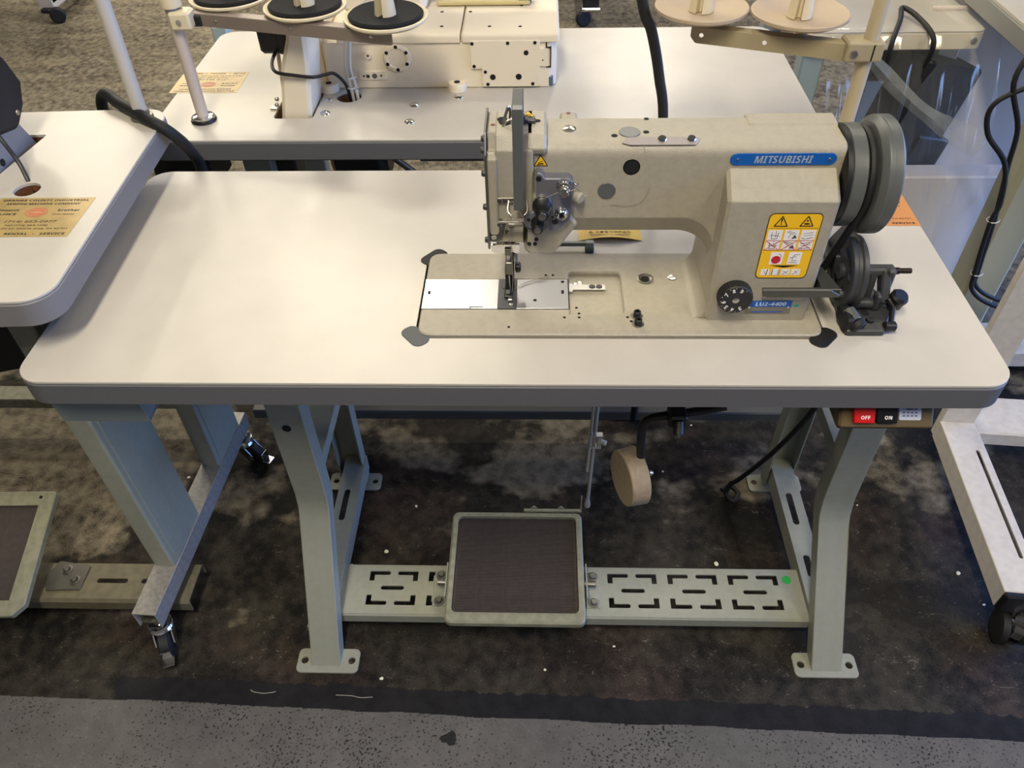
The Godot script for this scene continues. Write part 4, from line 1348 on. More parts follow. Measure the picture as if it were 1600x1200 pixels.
	for s in [[0.0118, 0.0045, 0.0125, 0.0128, 1.0], [0.0185, 0.0045, 0.0185, 0.0128, 1.0], [0.0262, 0.0045, 0.0268, 0.0128, 1.0], [0.0080, 0.0110, 0.0110, 0.0060, 0.4], [0.0310, 0.0050, 0.0385, 0.0110, 0.5], [0.0310, 0.0110, 0.0385, 0.0060, 0.4], [0.0430, 0.0050, 0.0505, 0.0120, 0.4], [0.0450, 0.0110, 0.0500, 0.0060, 0.4], [0.0430, 0.0055, 0.0445, 0.0060, 0.8]]:
		line2(b, Vector2(s[0], s[1]), Vector2(s[2], s[3]), 0.001 * s[4], 0.0007)
	put("pictogram_strokes", b, mat(Color(0.30, 0.28, 0.32), 0.5), lb)
	b = MB.new(); b.t = T
	for i in 3:
		var cx := 0.0105 + i * 0.0193
		line2(b, Vector2(cx - 0.0082, 0.0540), Vector2(cx + 0.0082, 0.0415), 0.0005, 0.0009)
		line2(b, Vector2(cx - 0.0082, 0.0415), Vector2(cx + 0.0082, 0.0540), 0.0005, 0.0009)
		for q in [[-0.0084, 0.0545, 0.0084, 0.0545], [-0.0084, 0.0412, 0.0084, 0.0412]]: line2(b, Vector2(cx + q[0], q[1]), Vector2(cx + q[2], q[3]), 0.0003, 0.0009)
	b.prism(circ(Vector2(0.0192, 0.0268), 0.0056, 24), 0.0007, 0.0009)
	put("red_print", b, M.red_print, lb)

func hand_triangles(t: Node3D) -> void:
	# yellow pinch-hazard triangles on the arm front and the head top
	for fr in [frame(Vector3(0.0425, 0.9720, -0.1498), Vector3.RIGHT, Vector3.UP), frame(Vector3(0.0275, 1.0031, -0.2020), Vector3.RIGHT, Vector3.FORWARD)]:
		var b := MB.new()
		b.t = fr
		b.prism(rpoly(pv([-0.0085, -0.0060, 0.0085, -0.0060, 0.0, 0.0085]), 0.0007, 2), 0.0, 0.0003)
		var o := put("hazard_triangle", b, M.print, t, "small yellow warning triangle with dark border")
		b = MB.new()
		b.t = fr
		b.prism(pv([-0.0067, -0.0049, 0.0067, -0.0049, 0.0, 0.0065]), 0.0003, 0.0005)
		put("yellow_field", b, M.yellow, o)
		b = MB.new()
		b.t = fr
		for q in [[-0.0040, -0.0040, -0.0010, -0.0005], [-0.0010, -0.0005, 0.0022, 0.0002], [-0.0025, -0.0028, 0.0030, -0.0022], [0.0005, -0.0030, 0.0040, -0.0036], [-0.0040, -0.0042, 0.0005, -0.0036]]:
			line2(b, Vector2(q[0], q[1]), Vector2(q[2], q[3]), 0.0007, 0.0005)
		put("hand_sign", b, M.print, o)

# ------------------------------------------------------------------ accessories of the main table
func caster(parent: Node3D, at: Vector3, turn: float, r := 0.03, top := 0.09) -> void:
	# at: point on the floor under the stem
	var X := Transform3D(Basis(Vector3.UP, turn), at)
	var b := MB.new()
	b.t = X
	b.lathe([Vector2(0, top), Vector2(0.009, top), Vector2(0.009, top - 0.008), Vector2(0.021, top - 0.009), Vector2(0.023, top - 0.014), Vector2(0.019, top - 0.020), Vector2(0.022, top - 0.024), Vector2(0.019, top - 0.029), Vector2(0, top - 0.029)].map(func(q): return Vector2(q.x, -q.y)), Vector3.ZERO, Vector3.DOWN, 24)
	for s in [-1.0, 1.0]:
		b.t = X * Transform3D(Basis.IDENTITY, Vector3(0, 0, 0))
		b.xplate(rpoly(pv([-0.018, top - 0.028, 0.014, top - 0.028, 0.030, r + 0.008, 0.030, r - 0.008, 0.016, r - 0.006, -0.006, top - 0.045]), 0.004, 3), s * 0.0165 - 0.0012, s * 0.0165 + 0.0012)
	var fk := put("caster", b, M.chrome, parent)
	b = MB.new()
	b.t = X
	b.lathe([Vector2(0, -0.012), Vector2(r * 0.8, -0.012), Vector2(r, -0.008), Vector2(r, 0.008), Vector2(r * 0.8, 0.012), Vector2(0, 0.012)], Vector3(0, r, 0.020), Vector3.RIGHT, 28)
	put("wheel", b, M.black_soft, fk)
	b = MB.new()
	b.t = X
	b.box(Vector3(0, 0.022, 0.058), Vector3(0.022, 0.003, 0.020), 0.001)
	b.box(Vector3(0, 0.034, 0.050), Vector3(0.020, 0.022, 0.003), 0.001)
	put("brake_pedal", b, M.chrome, fk)

func spool_disc(t: Node3D, c: Vector3, r: float, foam: bool, m: Material) -> void:
	var b := MB.new()
	if foam:
		b.lathe([Vector2(0, -0.006), Vector2(r * 0.9, -0.006), Vector2(r, -0.001), Vector2(r, 0.002), Vector2(r * 0.96, 0.003), Vector2(r * 0.88, 0.000), Vector2(0, -0.002)], c, Vector3.UP, 48)
	else:
		b.lathe([Vector2(0, -0.006), Vector2(r * 0.3, -0.008), Vector2(r * 0.85, -0.003), Vector2(r, 0.003), Vector2(r, 0.007), Vector2(r * 0.97, 0.008), Vector2(r * 0.7, 0.002), Vector2(r * 0.3, -0.001), Vector2(0, -0.001)], c, Vector3.UP, 48)
	var d := put("spool_disc", b, m, t)
	if foam:
		b = MB.new()
		b.lathe([Vector2(0, -0.002), Vector2(r * 0.87, -0.001), Vector2(r * 0.89, 0.004), Vector2(r * 0.84, 0.007), Vector2(r * 0.4, 0.004), Vector2(0, 0.004)], c, Vector3.UP, 40)
		put("foam_pad", b, M.foam, d, "black foam pad")
	# cone holder of three slotted fins
	b = MB.new()
	for i in 3:
		var a := TAU * i / 3.0 + 0.9
		var pr := []
		for k in 7:
			var g := a + (k - 3) * 0.26
			pr.append(Vector2(cos(g), sin(g)))
		for k in 6:
			for lv in [[0.0, 0.0185, 0.035, 0.0150], [0.035, 0.0150, 0.085, 0.0085]]:
				var p0: Vector2 = pr[k]; var p1: Vector2 = pr[k + 1]
				var A := c + Vector3(p0.x * lv[1], lv[0], p0.y * lv[1]); var B := c + Vector3(p1.x * lv[1], lv[0], p1.y * lv[1])
				var C := c + Vector3(p1.x * lv[3], lv[2], p1.y * lv[3]); var D := c + Vector3(p0.x * lv[3], lv[2], p0.y * lv[3])
				b.quad(B, A, D, C)
		for s in [0, 6]:
			var q: Vector2 = pr[s]
			var e0 := c + Vector3(q.x * 0.0185, 0, q.y * 0.0185); var e1 := c + Vector3(q.x * 0.0085, 0.085, q.y * 0.0085)
			b.quad(e0, e1, c + Vector3(q.x * 0.005, 0.085, q.y * 0.005), c + Vector3(q.x * 0.006, 0, q.y * 0.006))
	b.cyl(c + Vector3(0, 0, 0), c + Vector3(0, 0.13, 0), 0.0065, 12)
	put("cone_holder", b, M.cream_plastic, d)

func accessories() -> void:
	var t: Node3D = get_node("sewing_table")
	# knee lifter
	var b := MB.new()
	b.tube(smooth([Vector3(0.300, 0.637, -0.084), Vector3(0.262, 0.628, -0.082), Vector3(0.215, 0.620, -0.08), Vector3(0.196, 0.613, -0.08), Vector3(0.189, 0.598, -0.08), Vector3(0.191, 0.55, -0.08), Vector3(0.197, 0.498, -0.082)]), 0.0065, 14)
	var kl := put("knee_lifter_rod", b, M.black, t, "bent black knee lifter rod")
	b = MB.new()
	b.box(Vector3(0.234, 0.622, -0.078), Vector3(0.026, 0.022, 0.028), 0.003)
	b.cyl(Vector3(0.234, 0.625, -0.066), Vector3(0.234, 0.612, -0.052), 0.0075, 14, 0.001)
	b.cyl(Vector3(0.238, 0.612, -0.078), Vector3(0.239, 0.586, -0.078), 0.0052, 12)
	put("clamp", b, M.black, kl)
	b = MB.new()
	b.cyl(Vector3(0.239, 0.588, -0.077), Vector3(0.239, 0.580, -0.077), 0.0048, 12, 0.001)
	put("clamp_screw", b, M.dull_steel, kl)
	b = MB.new()
	b.lathe([Vector2(0, 0.0), Vector2(0.042, 0.0), Vector2(0.0435, 0.0015), Vector2(0.0450, 0.028), Vector2(0.0440, 0.029), Vector2(0, 0.027)], Vector3(0.167, 0.490, -0.072), Vector3(0.93, -0.03, -0.30), 44)
	put("knee_pad", b, grain(mat(Color(0.58, 0.51, 0.41), 0.55), null, 12.0, 1.0, mottle_tex(0.03, 61, 0.85, 1.05)), kl, "round beige knee pad")
	b = MB.new()
	b.cyl(Vector3(0.196, 0.492, -0.081), Vector3(0.211, 0.490, -0.083), 0.0032, 10)
	b.ball(Vector3(0.212, 0.490, -0.083), 0.0045, 10)
	put("pad_screw", b, M.steel, kl)
	# treadle link rod: two lapped rods in a clip
	b = MB.new()
	b.cyl(Vector3(0.1385, 0.225, -0.300), Vector3(0.1465, 0.7185, -0.300), 0.0034, 10)
	put("link_rod", b, M.rod, t, "upper treadle link rod")
	b = MB.new()
	b.cyl(Vector3(0.1445, 0.128, -0.3005), Vector3(0.1535, 0.7185, -0.2985), 0.0034, 10)
	b.lathe([Vector2(0, 0), Vector2(0.0055, 0.002), Vector2(0.0065, 0.008), Vector2(0.0055, 0.016), Vector2(0.0045, 0.024), Vector2(0.0034, 0.026)], Vector3(0.1442, 0.108, -0.3005), Vector3.UP, 16)
	put("link_rod", b, M.rod, t, "lower treadle link rod with ball end")
	b = MB.new()
	b.box(Vector3(0.1495, 0.332, -0.2995), Vector3(0.026, 0.004, 0.012), 0.001)
	b.box(Vector3(0.1495, 0.300, -0.2995), Vector3(0.022, 0.004, 0.012), 0.001)
	b.box(Vector3(0.1565, 0.316, -0.2995), Vector3(0.008, 0.034, 0.010), 0.001)
	b.cyl(Vector3(0.158, 0.314, -0.2995), Vector3(0.170, 0.312, -0.295), 0.0055, 12, 0.001)
	put("rod_clip", b, M.rod, t)
	# motor cord from the switch box
	b = MB.new()
	b.tube(smooth([Vector3(0.520, 0.715, -0.23), Vector3(0.528, 0.56, -0.25), Vector3(0.522, 0.40, -0.29), Vector3(0.505, 0.24, -0.34), Vector3(0.480, 0.08, -0.40), Vector3(0.470, 0.045, -0.415)]), 0.005, 10)
	b.tube(smooth([Vector3(0.470, 0.045, -0.415), Vector3(0.462, 0.015, -0.41), Vector3(0.475, 0.012, -0.39), Vector3(0.490, 0.012, -0.41), Vector3(0.475, 0.014, -0.43), Vector3(0.455, 0.012, -0.42)]), 0.0058, 10)
	put("power_cord", b, M.black_soft, t, "black power cord down to the floor")
	belt_and_winder()
	thread_stand_main()
	# folded instruction card behind the arm
	b = MB.new()
	var pts := []
	for i in 13:
		var u := i / 12.0
		pts.append(Vector2(0.100 + 0.0925 * u, 0.0005 + 0.0065 * sin(PI * u)))
	for i in 12:
		var a: Vector2 = pts[i]; var c: Vector2 = pts[i + 1]
		var za := -0.300; var zb := -0.358
		for k in [0.0, 0.0004]:
			var A := Vector3(a.x, TOP + a.y + k, za); var B := Vector3(c.x, TOP + c.y + k, za)
			var C := Vector3(c.x, TOP + 0.0005 + k, zb); var D := Vector3(a.x, TOP + 0.0005 + k, zb)
			if k > 0: b.quad(A, B, C, D)
			else: b.quad(D, C, B, A)
		b.quad(Vector3(a.x, TOP + a.y, za), Vector3(c.x, TOP + c.y, za), Vector3(c.x, TOP + c.y + 0.0004, za), Vector3(a.x, TOP + a.y + 0.0004, za))
	var card := put("paper_card", b, mat(Color(0.86, 0.72, 0.36), 0.6))
	tag(card, "curled yellow paper card with maker's name on the tabletop behind the machine arm", "card")
	var up := Vector3(0, -0.0065, -0.058).normalized()
	var fr := frame(Vector3(0.1455, TOP + 0.0058, -0.312), Vector3.RIGHT, up)
	part("lettering", letters([["MITSUBISHI ELECTRIC CORPORATION", 0.001, -0.0045, 0.0026, 0.056, 0, 700]], fr, 0.0003), M.print, card)
	# the maker's name in eight characters, brushed as short strokes on a 10 x 10 square each
	var glyphs := [
		[1, 9, 9, 9, 2, 5, 8, 5, 0, 1, 10, 1],
		[0, 9, 10, 9, 3, 10, 3, 8, 7, 10, 7, 8, 2, 7, 8, 7, 5, 8, 5, 5, 0, 5, 10, 5, 4, 4, 1, 1, 3, 3, 8, 3, 8, 3, 3, 0, 4, 2, 9, 0],
		[1, 10, 9, 10, 0, 8, 10, 8, 5, 10, 5, 0, 0, 8, 0, 6, 10, 8, 10, 6, 2, 5, 8, 5, 2, 5, 2, 1, 8, 5, 8, 1, 2, 3, 8, 3, 2, 1, 9, 1, 5, 0, 10, 0],
		[0, 7, 4, 7, 2, 10, 2, 0, 2, 6, 0, 3, 5, 9, 6, 6, 8, 9, 9, 6, 4, 5, 10, 5, 6, 10, 8, 0, 5, 3, 4, 0, 8, 0, 10, 1],
		[0, 7, 4, 7, 2, 10, 2, 0, 2, 6, 0, 3, 5, 8, 10, 8, 4, 5, 10, 5, 7, 10, 7, 0, 7, 5, 4, 1, 7, 5, 10, 1],
		[0, 8, 10, 8, 1, 5, 5, 5, 3, 5, 3, 1, 0, 1, 6, 2, 7, 10, 8, 3, 8, 3, 10, 0, 9, 10, 10, 9],
		[5, 10, 0, 5, 5, 10, 10, 5, 3, 6, 7, 6, 1, 4, 9, 4, 4, 4, 2, 1, 2, 1, 8, 1, 7, 3, 9, 0],
		[2, 10, 3, 9, 0, 8, 4, 8, 4, 8, 0, 4, 2, 6, 2, 0, 2, 6, 4, 4, 5, 6, 10, 6, 7, 9, 7, 1, 5, 1, 10, 1]]
	b = MB.new()
	b.t = fr
	for i in glyphs.size():
		var gl: Array = glyphs[i]
		for k in range(0, gl.size(), 4):
			var o := Vector2(-0.0205 + i * 0.0066, 0.0010)
			line2(b, o + Vector2(gl[k], gl[k + 1]) * 0.00056, o + Vector2(gl[k + 2], gl[k + 3]) * 0.00058 + Vector2(0.00005, 0.00003), 0.00055, 0.0001)
	put("characters", b, M.print, card)
	b = MB.new()
	b.t = fr
	for a in [PI / 2, PI / 2 + TAU / 3, PI / 2 + 2 * TAU / 3]:
		var d := Vector2(cos(a), sin(a)); var e := Vector2(-d.y, d.x)
		var o := Vector2(-0.0275, 0.0030)
		b.prism(PackedVector2Array([o, o + d * 0.0020 + e * 0.0012, o + d * 0.0040, o + d * 0.0020 - e * 0.0012]), 0, 0.0004)
	put("emblem", b, M.print, card, "three-diamond emblem")

func belt_and_winder() -> void:
	# V-belt from the wheel groove down through the table
	var c := Vector2(-0.185, 0.933)
	var b := MB.new()
	var path := []
	path.append(Vector3(0.4185, 0.690, -0.232))
	path.append(Vector3(0.4185, 0.760, -0.2035))
	for i in 19:
		var a := lerpf(-0.52, PI + 0.30, i / 18.0)
		path.append(Vector3(0.4185, c.y + 0.0535 * sin(a), c.x + 0.0535 * cos(a)))
	path.append(Vector3(0.4185, 0.760, -0.2310))
	path.append(Vector3(0.4185, 0.690, -0.2345))
	b.tube(path, 0.0050, 8)
	var belt := put("drive_belt", b, M.black_soft)
	tag(belt, "black V-belt running from the grey handwheel down through the tabletop", "belt")
	# bobbin winder screwed to the top beside the machine
	var t := thing("bobbin_winder", "dark iron bobbin winder with spoked wheel beside the machine column", "bobbin winder", Vector3.ZERO)
	b = MB.new()
	b.hplate(rpoly(pv([0.4290, -0.0890, 0.4760, -0.0890, 0.5000, -0.1330, 0.4860, -0.1900, 0.4700, -0.2900, 0.4480, -0.2900, 0.4400, -0.2000, 0.4250, -0.1150]), 0.005, 3), TOP + 0.0003, TOP + 0.010, 0.002)
	b.box(Vector3(0.4520, TOP + 0.012, -0.150), Vector3(0.034, 0.006, 0.040), 0.002)
	put("base", b, M.iron, t)
	b = MB.new()
	b.xplate(rpoly(pv([-0.150, TOP + 0.008, -0.165, 0.812, -0.240, 0.840, -0.290, TOP + 0.008]), 0.006, 4), 0.4560, 0.4610, 0.001)
	put("guard_plate", b, M.iron, t)
	# wheel with five holes
	var o := Vector2(-0.159, 0.8105)
	b = MB.new()
	var hs := []
	for i in 5: hs.append(circ(o + Vector2(cos(TAU * i / 5 + 0.4), sin(TAU * i / 5 + 0.4)) * 0.0265, 0.0072, 14))
	b.xplate(circ(o, 0.0400, 44), 0.4310, 0.4370, 0.0, hs)
	b.lathe([Vector2(0.0380, -0.006), Vector2(0.0440, -0.006), Vector2(0.0460, -0.0045), Vector2(0.0460, 0.000), Vector2(0.0440, 0.002), Vector2(0.0440, 0.006), Vector2(0.0462, 0.008), Vector2(0.0462, 0.013), Vector2(0.0440, 0.0145), Vector2(0.0380, 0.0145)], Vector3(0.4330, o.y, o.x), Vector3.RIGHT, 52)
	b.lathe([Vector2(0, -0.008), Vector2(0.008, -0.008), Vector2(0.010, -0.006), Vector2(0.010, 0.010)], Vector3(0.4330, o.y, o.x), Vector3.RIGHT, 20)
	put("winder_wheel", b, M.iron, t, "spoked iron winder wheel")
	b = MB.new()
	b.cyl(Vector3(0.440, o.y, o.x), Vector3(0.4880, o.y, o.x), 0.0085, 18, 0.002)
	b.box(Vector3(0.4890, o.y - 0.006, o.x + 0.004), Vector3(0.012, 0.030, 0.018), 0.003)
	b.xplate(rpoly(pv([-0.168, o.y + 0.006, -0.150, o.y + 0.006, -0.128, 0.782, -0.136, 0.774, -0.158, 0.795]), 0.003, 3), 0.4780, 0.4900, 0.002)
	b.cyl(Vector3(0.4400, 0.779, -0.133), Vector3(0.4700, 0.779, -0.133), 0.0070, 16, 0.001)
	b.box(Vector3(0.4730, 0.785, -0.131), Vector3(0.007, 0.022, 0.014), 0.002)
	b.xplate(pv([-0.180, TOP + 0.01, -0.145, TOP + 0.01, -0.150, o.y, -0.172, o.y]), 0.4640, 0.4740, 0.002)
	put("arm", b, M.iron, t)
	b = MB.new()
	b.cyl(Vector3(0.4880, o.y, o.x), Vector3(0.5020, o.y, o.x), 0.0046, 14)
	b.cyl(Vector3(0.4990, o.y, o.x), Vector3(0.5180, o.y, o.x), 0.0036, 14, 0.0006)
	put("spindle", b, mat(Color(0.16, 0.12, 0.11), 0.4, 0.6), t)
	b = MB.new()
	b.tube([Vector3(0.4860, 0.788, -0.130), Vector3(0.4930, 0.780, -0.122), Vector3(0.4850, 0.7715, -0.098)], 0.0036, 8)
	b.lathe([Vector2(0, -0.011), Vector2(0.009, -0.011), Vector2(0.012, -0.007), Vector2(0.011, 0), Vector2(0.012, 0.007), Vector2(0.009, 0.011), Vector2(0, 0.011)], Vector3(0.4990, 0.7850, -0.132), Vector3(0.25, 1, 0.3), 12)
	b.cyl(Vector3(0.4760, 0.7705, -0.096), Vector3(0.4910, 0.7705, -0.097), 0.0065, 14, 0.0015)
	put("tension_knob", b, M.black, t)
	b = MB.new()
	b.cyl(Vector3(0.4330, 0.7810, -0.1150), Vector3(0.4400, 0.7760, -0.0985), 0.0090, 18, 0.001)
	put("stop_roller", b, M.grey_paint, t)
	b = MB.new()
	b.cyl(Vector3(0.4400, 0.7755, -0.0985), Vector3(0.4450, 0.7720, -0.0905), 0.0105, 18, 0.002)
	b.box(Vector3(0.4310, 0.7745, -0.1090), Vector3(0.012, 0.022, 0.036), 0.003)
	put("rubber_stop", b, M.black_soft, t)
	b = MB.new()
	screw(b, Vector3(0.4620, TOP + 0.010, -0.108), Vector3.UP, 0.0052, 0.003)
	put("mounting_screw", b, M.black, t)
	b = MB.new()
	b.hplate(rrect(0.4560, -0.1300, 0.4660, -0.1180, 0.004, 3), TOP + 0.0098, TOP + 0.0103)
	put("adjusting_slot", b, M.hole, t)

func thread_stand_main() -> void:
	var t := thing("thread_stand", "cream thread stand with two bare spool discs at the back of the main table", "thread stand", Vector3.ZERO)
	var m: Material = grain(mat(Color(0.63, 0.58, 0.46), 0.5), null, 1.0)
	var tan := grain(mat(Color(0.70, 0.625, 0.53), 0.6), null, 1.0)
	var b := MB.new()
	b.cyl(Vector3(0.508, TOP, -0.470), Vector3(0.508, 1.45, -0.470), 0.0105, 20)
	put("pole", b, grain(mat(Color(0.72, 0.665, 0.54), 0.45), null, 1.0), t)
	b = MB.new()
	b.lathe([Vector2(0, 0), Vector2(0.022, 0), Vector2(0.022, 0.004), Vector2(0.0106, 0.006)], Vector3(0.508, TOP + 0.0003, -0.470), Vector3.UP, 24)
	put("base_nut", b, M.steel, t)
	b = MB.new()
	b.xplate(rrect(-0.4885, 0.9560, -0.4520, 0.9840, 0.004, 3), 0.4720, 0.5240, 0.0025)
	var cl := put("clamp_block", b, m, t)
	b = MB.new()
	screw(b, Vector3(0.4830, 0.9690, -0.4522), Vector3.BACK, 0.0055, 0.003)
	put("clamp_screw", b, M.steel, cl)
	b = MB.new()
	b.box(Vector3(0.5090, 0.9700, -0.4520), Vector3(0.0022, 0.022, 0.0006))
	put("clamp_slit", b, M.hole, cl)
	# sheet metal arm: turned strip with holes
	var dir := Vector3(0.268 - 0.478, 0, -0.536 + 0.462).normalized()
	b = MB.new()
	b.t = Transform3D(Basis(-dir, Vector3.UP, (-dir).cross(Vector3.UP)), Vector3(0.478, 0.966, -0.462))
	var L := 0.224
	b.prism(rpoly(pv([0, -0.011, 0, 0.012, -L, 0.012, -L, -0.002, -L + 0.008, -0.011]), [0, 0, 0.003, 0.006, 0.006], 4), -0.0008, 0.0008, 0.0, [circ(Vector2(-L + 0.016, 0.001), 0.0033, 14), circ(Vector2(-0.116, 0.001), 0.0033, 14)])
	b.box(Vector3(-L / 2, 0.0115, -0.009), Vector3(L, 0.0016, 0.018), 0.0004)
	put("arm", b, m, t)
	spool_disc(t, Vector3(0.281, 0.994, -0.556), 0.069, false, tan)
	spool_disc(t, Vector3(0.419, 0.994, -0.529), 0.070, false, tan)
	# posts under the discs
	for q in [Vector3(0.281, 0.978, -0.552), Vector3(0.419, 0.978, -0.500)]:
		b = MB.new()
		b.cyl(q, q + Vector3(0, 0.014, 0), 0.008, 12)
		put("disc_post", b, m, t)

# ------------------------------------------------------------------ rear table with the coverstitch machine seen from behind
func rear_table() -> void:
	var t := thing("sewing_table", "white laminate sewing table behind, carrying the cream coverstitch machine", "table")
	var outline := rrect(-0.672, -1.128, 0.548, -0.614, 0.036, 8)
	var slot := rpoly(pv([-0.4530, -0.6980, -0.3780, -0.6980, -0.3780, -0.8150, -0.4530, -0.8150]), 0.010, 4)
	var grom := circ(Vector2(-0.3255, -0.788), 0.0240, 24)
	var b := MB.new()
	b.hplate(MB.inset(MB.ccw(outline, true), 0.0008), TOP - 0.004, TOP, 0.0006, [slot, grom])
	var top := put("tabletop", b, M.laminate, t)
	b = MB.new()
	b.hplate(outline, TOP - 0.0405, TOP - 0.0035, 0.003, [rpoly(pv([-0.4545, -0.6965, -0.3765, -0.6965, -0.3765, -0.8165, -0.4545, -0.8165]), 0.010, 4), circ(Vector2(-0.3255, -0.788), 0.0250, 24)])
	put("edge_band", b, M.edge, top, "dark grey edge banding")
	# raw board shows inside the openings
	b = MB.new()
	b.hplate(rpoly(pv([-0.4545, -0.6965, -0.3765, -0.6965, -0.3765, -0.8165, -0.4545, -0.8165]), 0.010, 4), TOP - 0.040, TOP - 0.0041, 0.0, [slot])
	b.hplate(circ(Vector2(-0.3255, -0.788), 0.0250, 24), TOP - 0.040, TOP - 0.0041, 0.0, [grom])
	put("cut_board", b, M.wood, top, "brown raw board inside the openings")
	supplier_label(t, Vector3(-0.620, TOP + 0.0002, -0.8585), PI, 1, "gold supplier label lying upside down")
	for q in [[-0.366, -0.781], [-0.359, -0.719], [-0.195, -0.751], [-0.196, -0.683], [-0.113, -0.786]]:
		b = MB.new()
		b.lathe([Vector2(0.0100, -0.0005), Vector2(0.0098, 0.0006), Vector2(0.0080, 0.0022), Vector2(0.0045, 0.0034), Vector2(0, 0.0038)], Vector3(q[0], TOP, q[1]), Vector3.UP, 22)
		put("carriage_bolt", b, M.chrome, t, "domed steel carriage bolt")
	# stand: legs, rails, motor under the top
	for x in [-0.50, 0.27]:
		b = MB.new()
		b.box(Vector3(x, 0.362, -0.700), Vector3(0.055, 0.714, 0.034), 0.003)
		put("leg", b, M.stand, t)
		b = MB.new()
		b.box(Vector3(x, 0.362, -1.050), Vector3(0.055, 0.714, 0.034), 0.003)
		put("leg", b, M.stand, t)
		for z in [-0.668, -1.050]: put("foot_plate", foot_plate(x, z, 0.118, 0.050), M.stand, t)
		b = MB.new()
		b.box(Vector3(x, 0.055, -0.875), Vector3(0.055, 0.04, 0.34), 0.003)
		put("side_rail", b, M.stand, t)
	b = MB.new()
	b.box(Vector3(-0.010, 0.085, -0.600), Vector3(1.24, 0.028, 0.05), 0.003)
	put("cross_bar", b, grain(mat(Color(0.33, 0.325, 0.30), 0.55), null, 1.0), t)
	b = MB.new()
	b.box(Vector3(0.16, 0.690, -0.716), Vector3(0.70, 0.055, 0.004), 0.001)
	put("apron_rail", b, grain(mat(Color(0.33, 0.34, 0.34), 0.5), null, 1.0), t)
	b = MB.new()
	b.lathe([Vector2(0, 0), Vector2(0.045, 0), Vector2(0.062, 0.012), Vector2(0.062, 0.10), Vector2(0.045, 0.115), Vector2(0, 0.115)], Vector3(-0.375, 0.650, -0.79), Vector3.RIGHT, 28)
	put("motor", b, M.black, t, "black motor under the tabletop")
	b = MB.new()
	b.box(Vector3(-0.655, 0.662, -0.745), Vector3(0.115, 0.11, 0.11), 0.006)
	put("control_box", b, M.black_soft, t)
	b = MB.new()
	b.box(Vector3(-0.462, 0.665, -0.74), Vector3(0.055, 0.10, 0.06), 0.004)
	put("motor_bracket", b, M.black, t)
	b = MB.new()
	b.cyl(Vector3(-0.285, 0.72, -0.70), Vector3(-0.19, 0.58, -0.78), 0.007, 10)
	put("strut", b, M.dull_steel, t)
	coverstitch()
	rear_thread_stand()

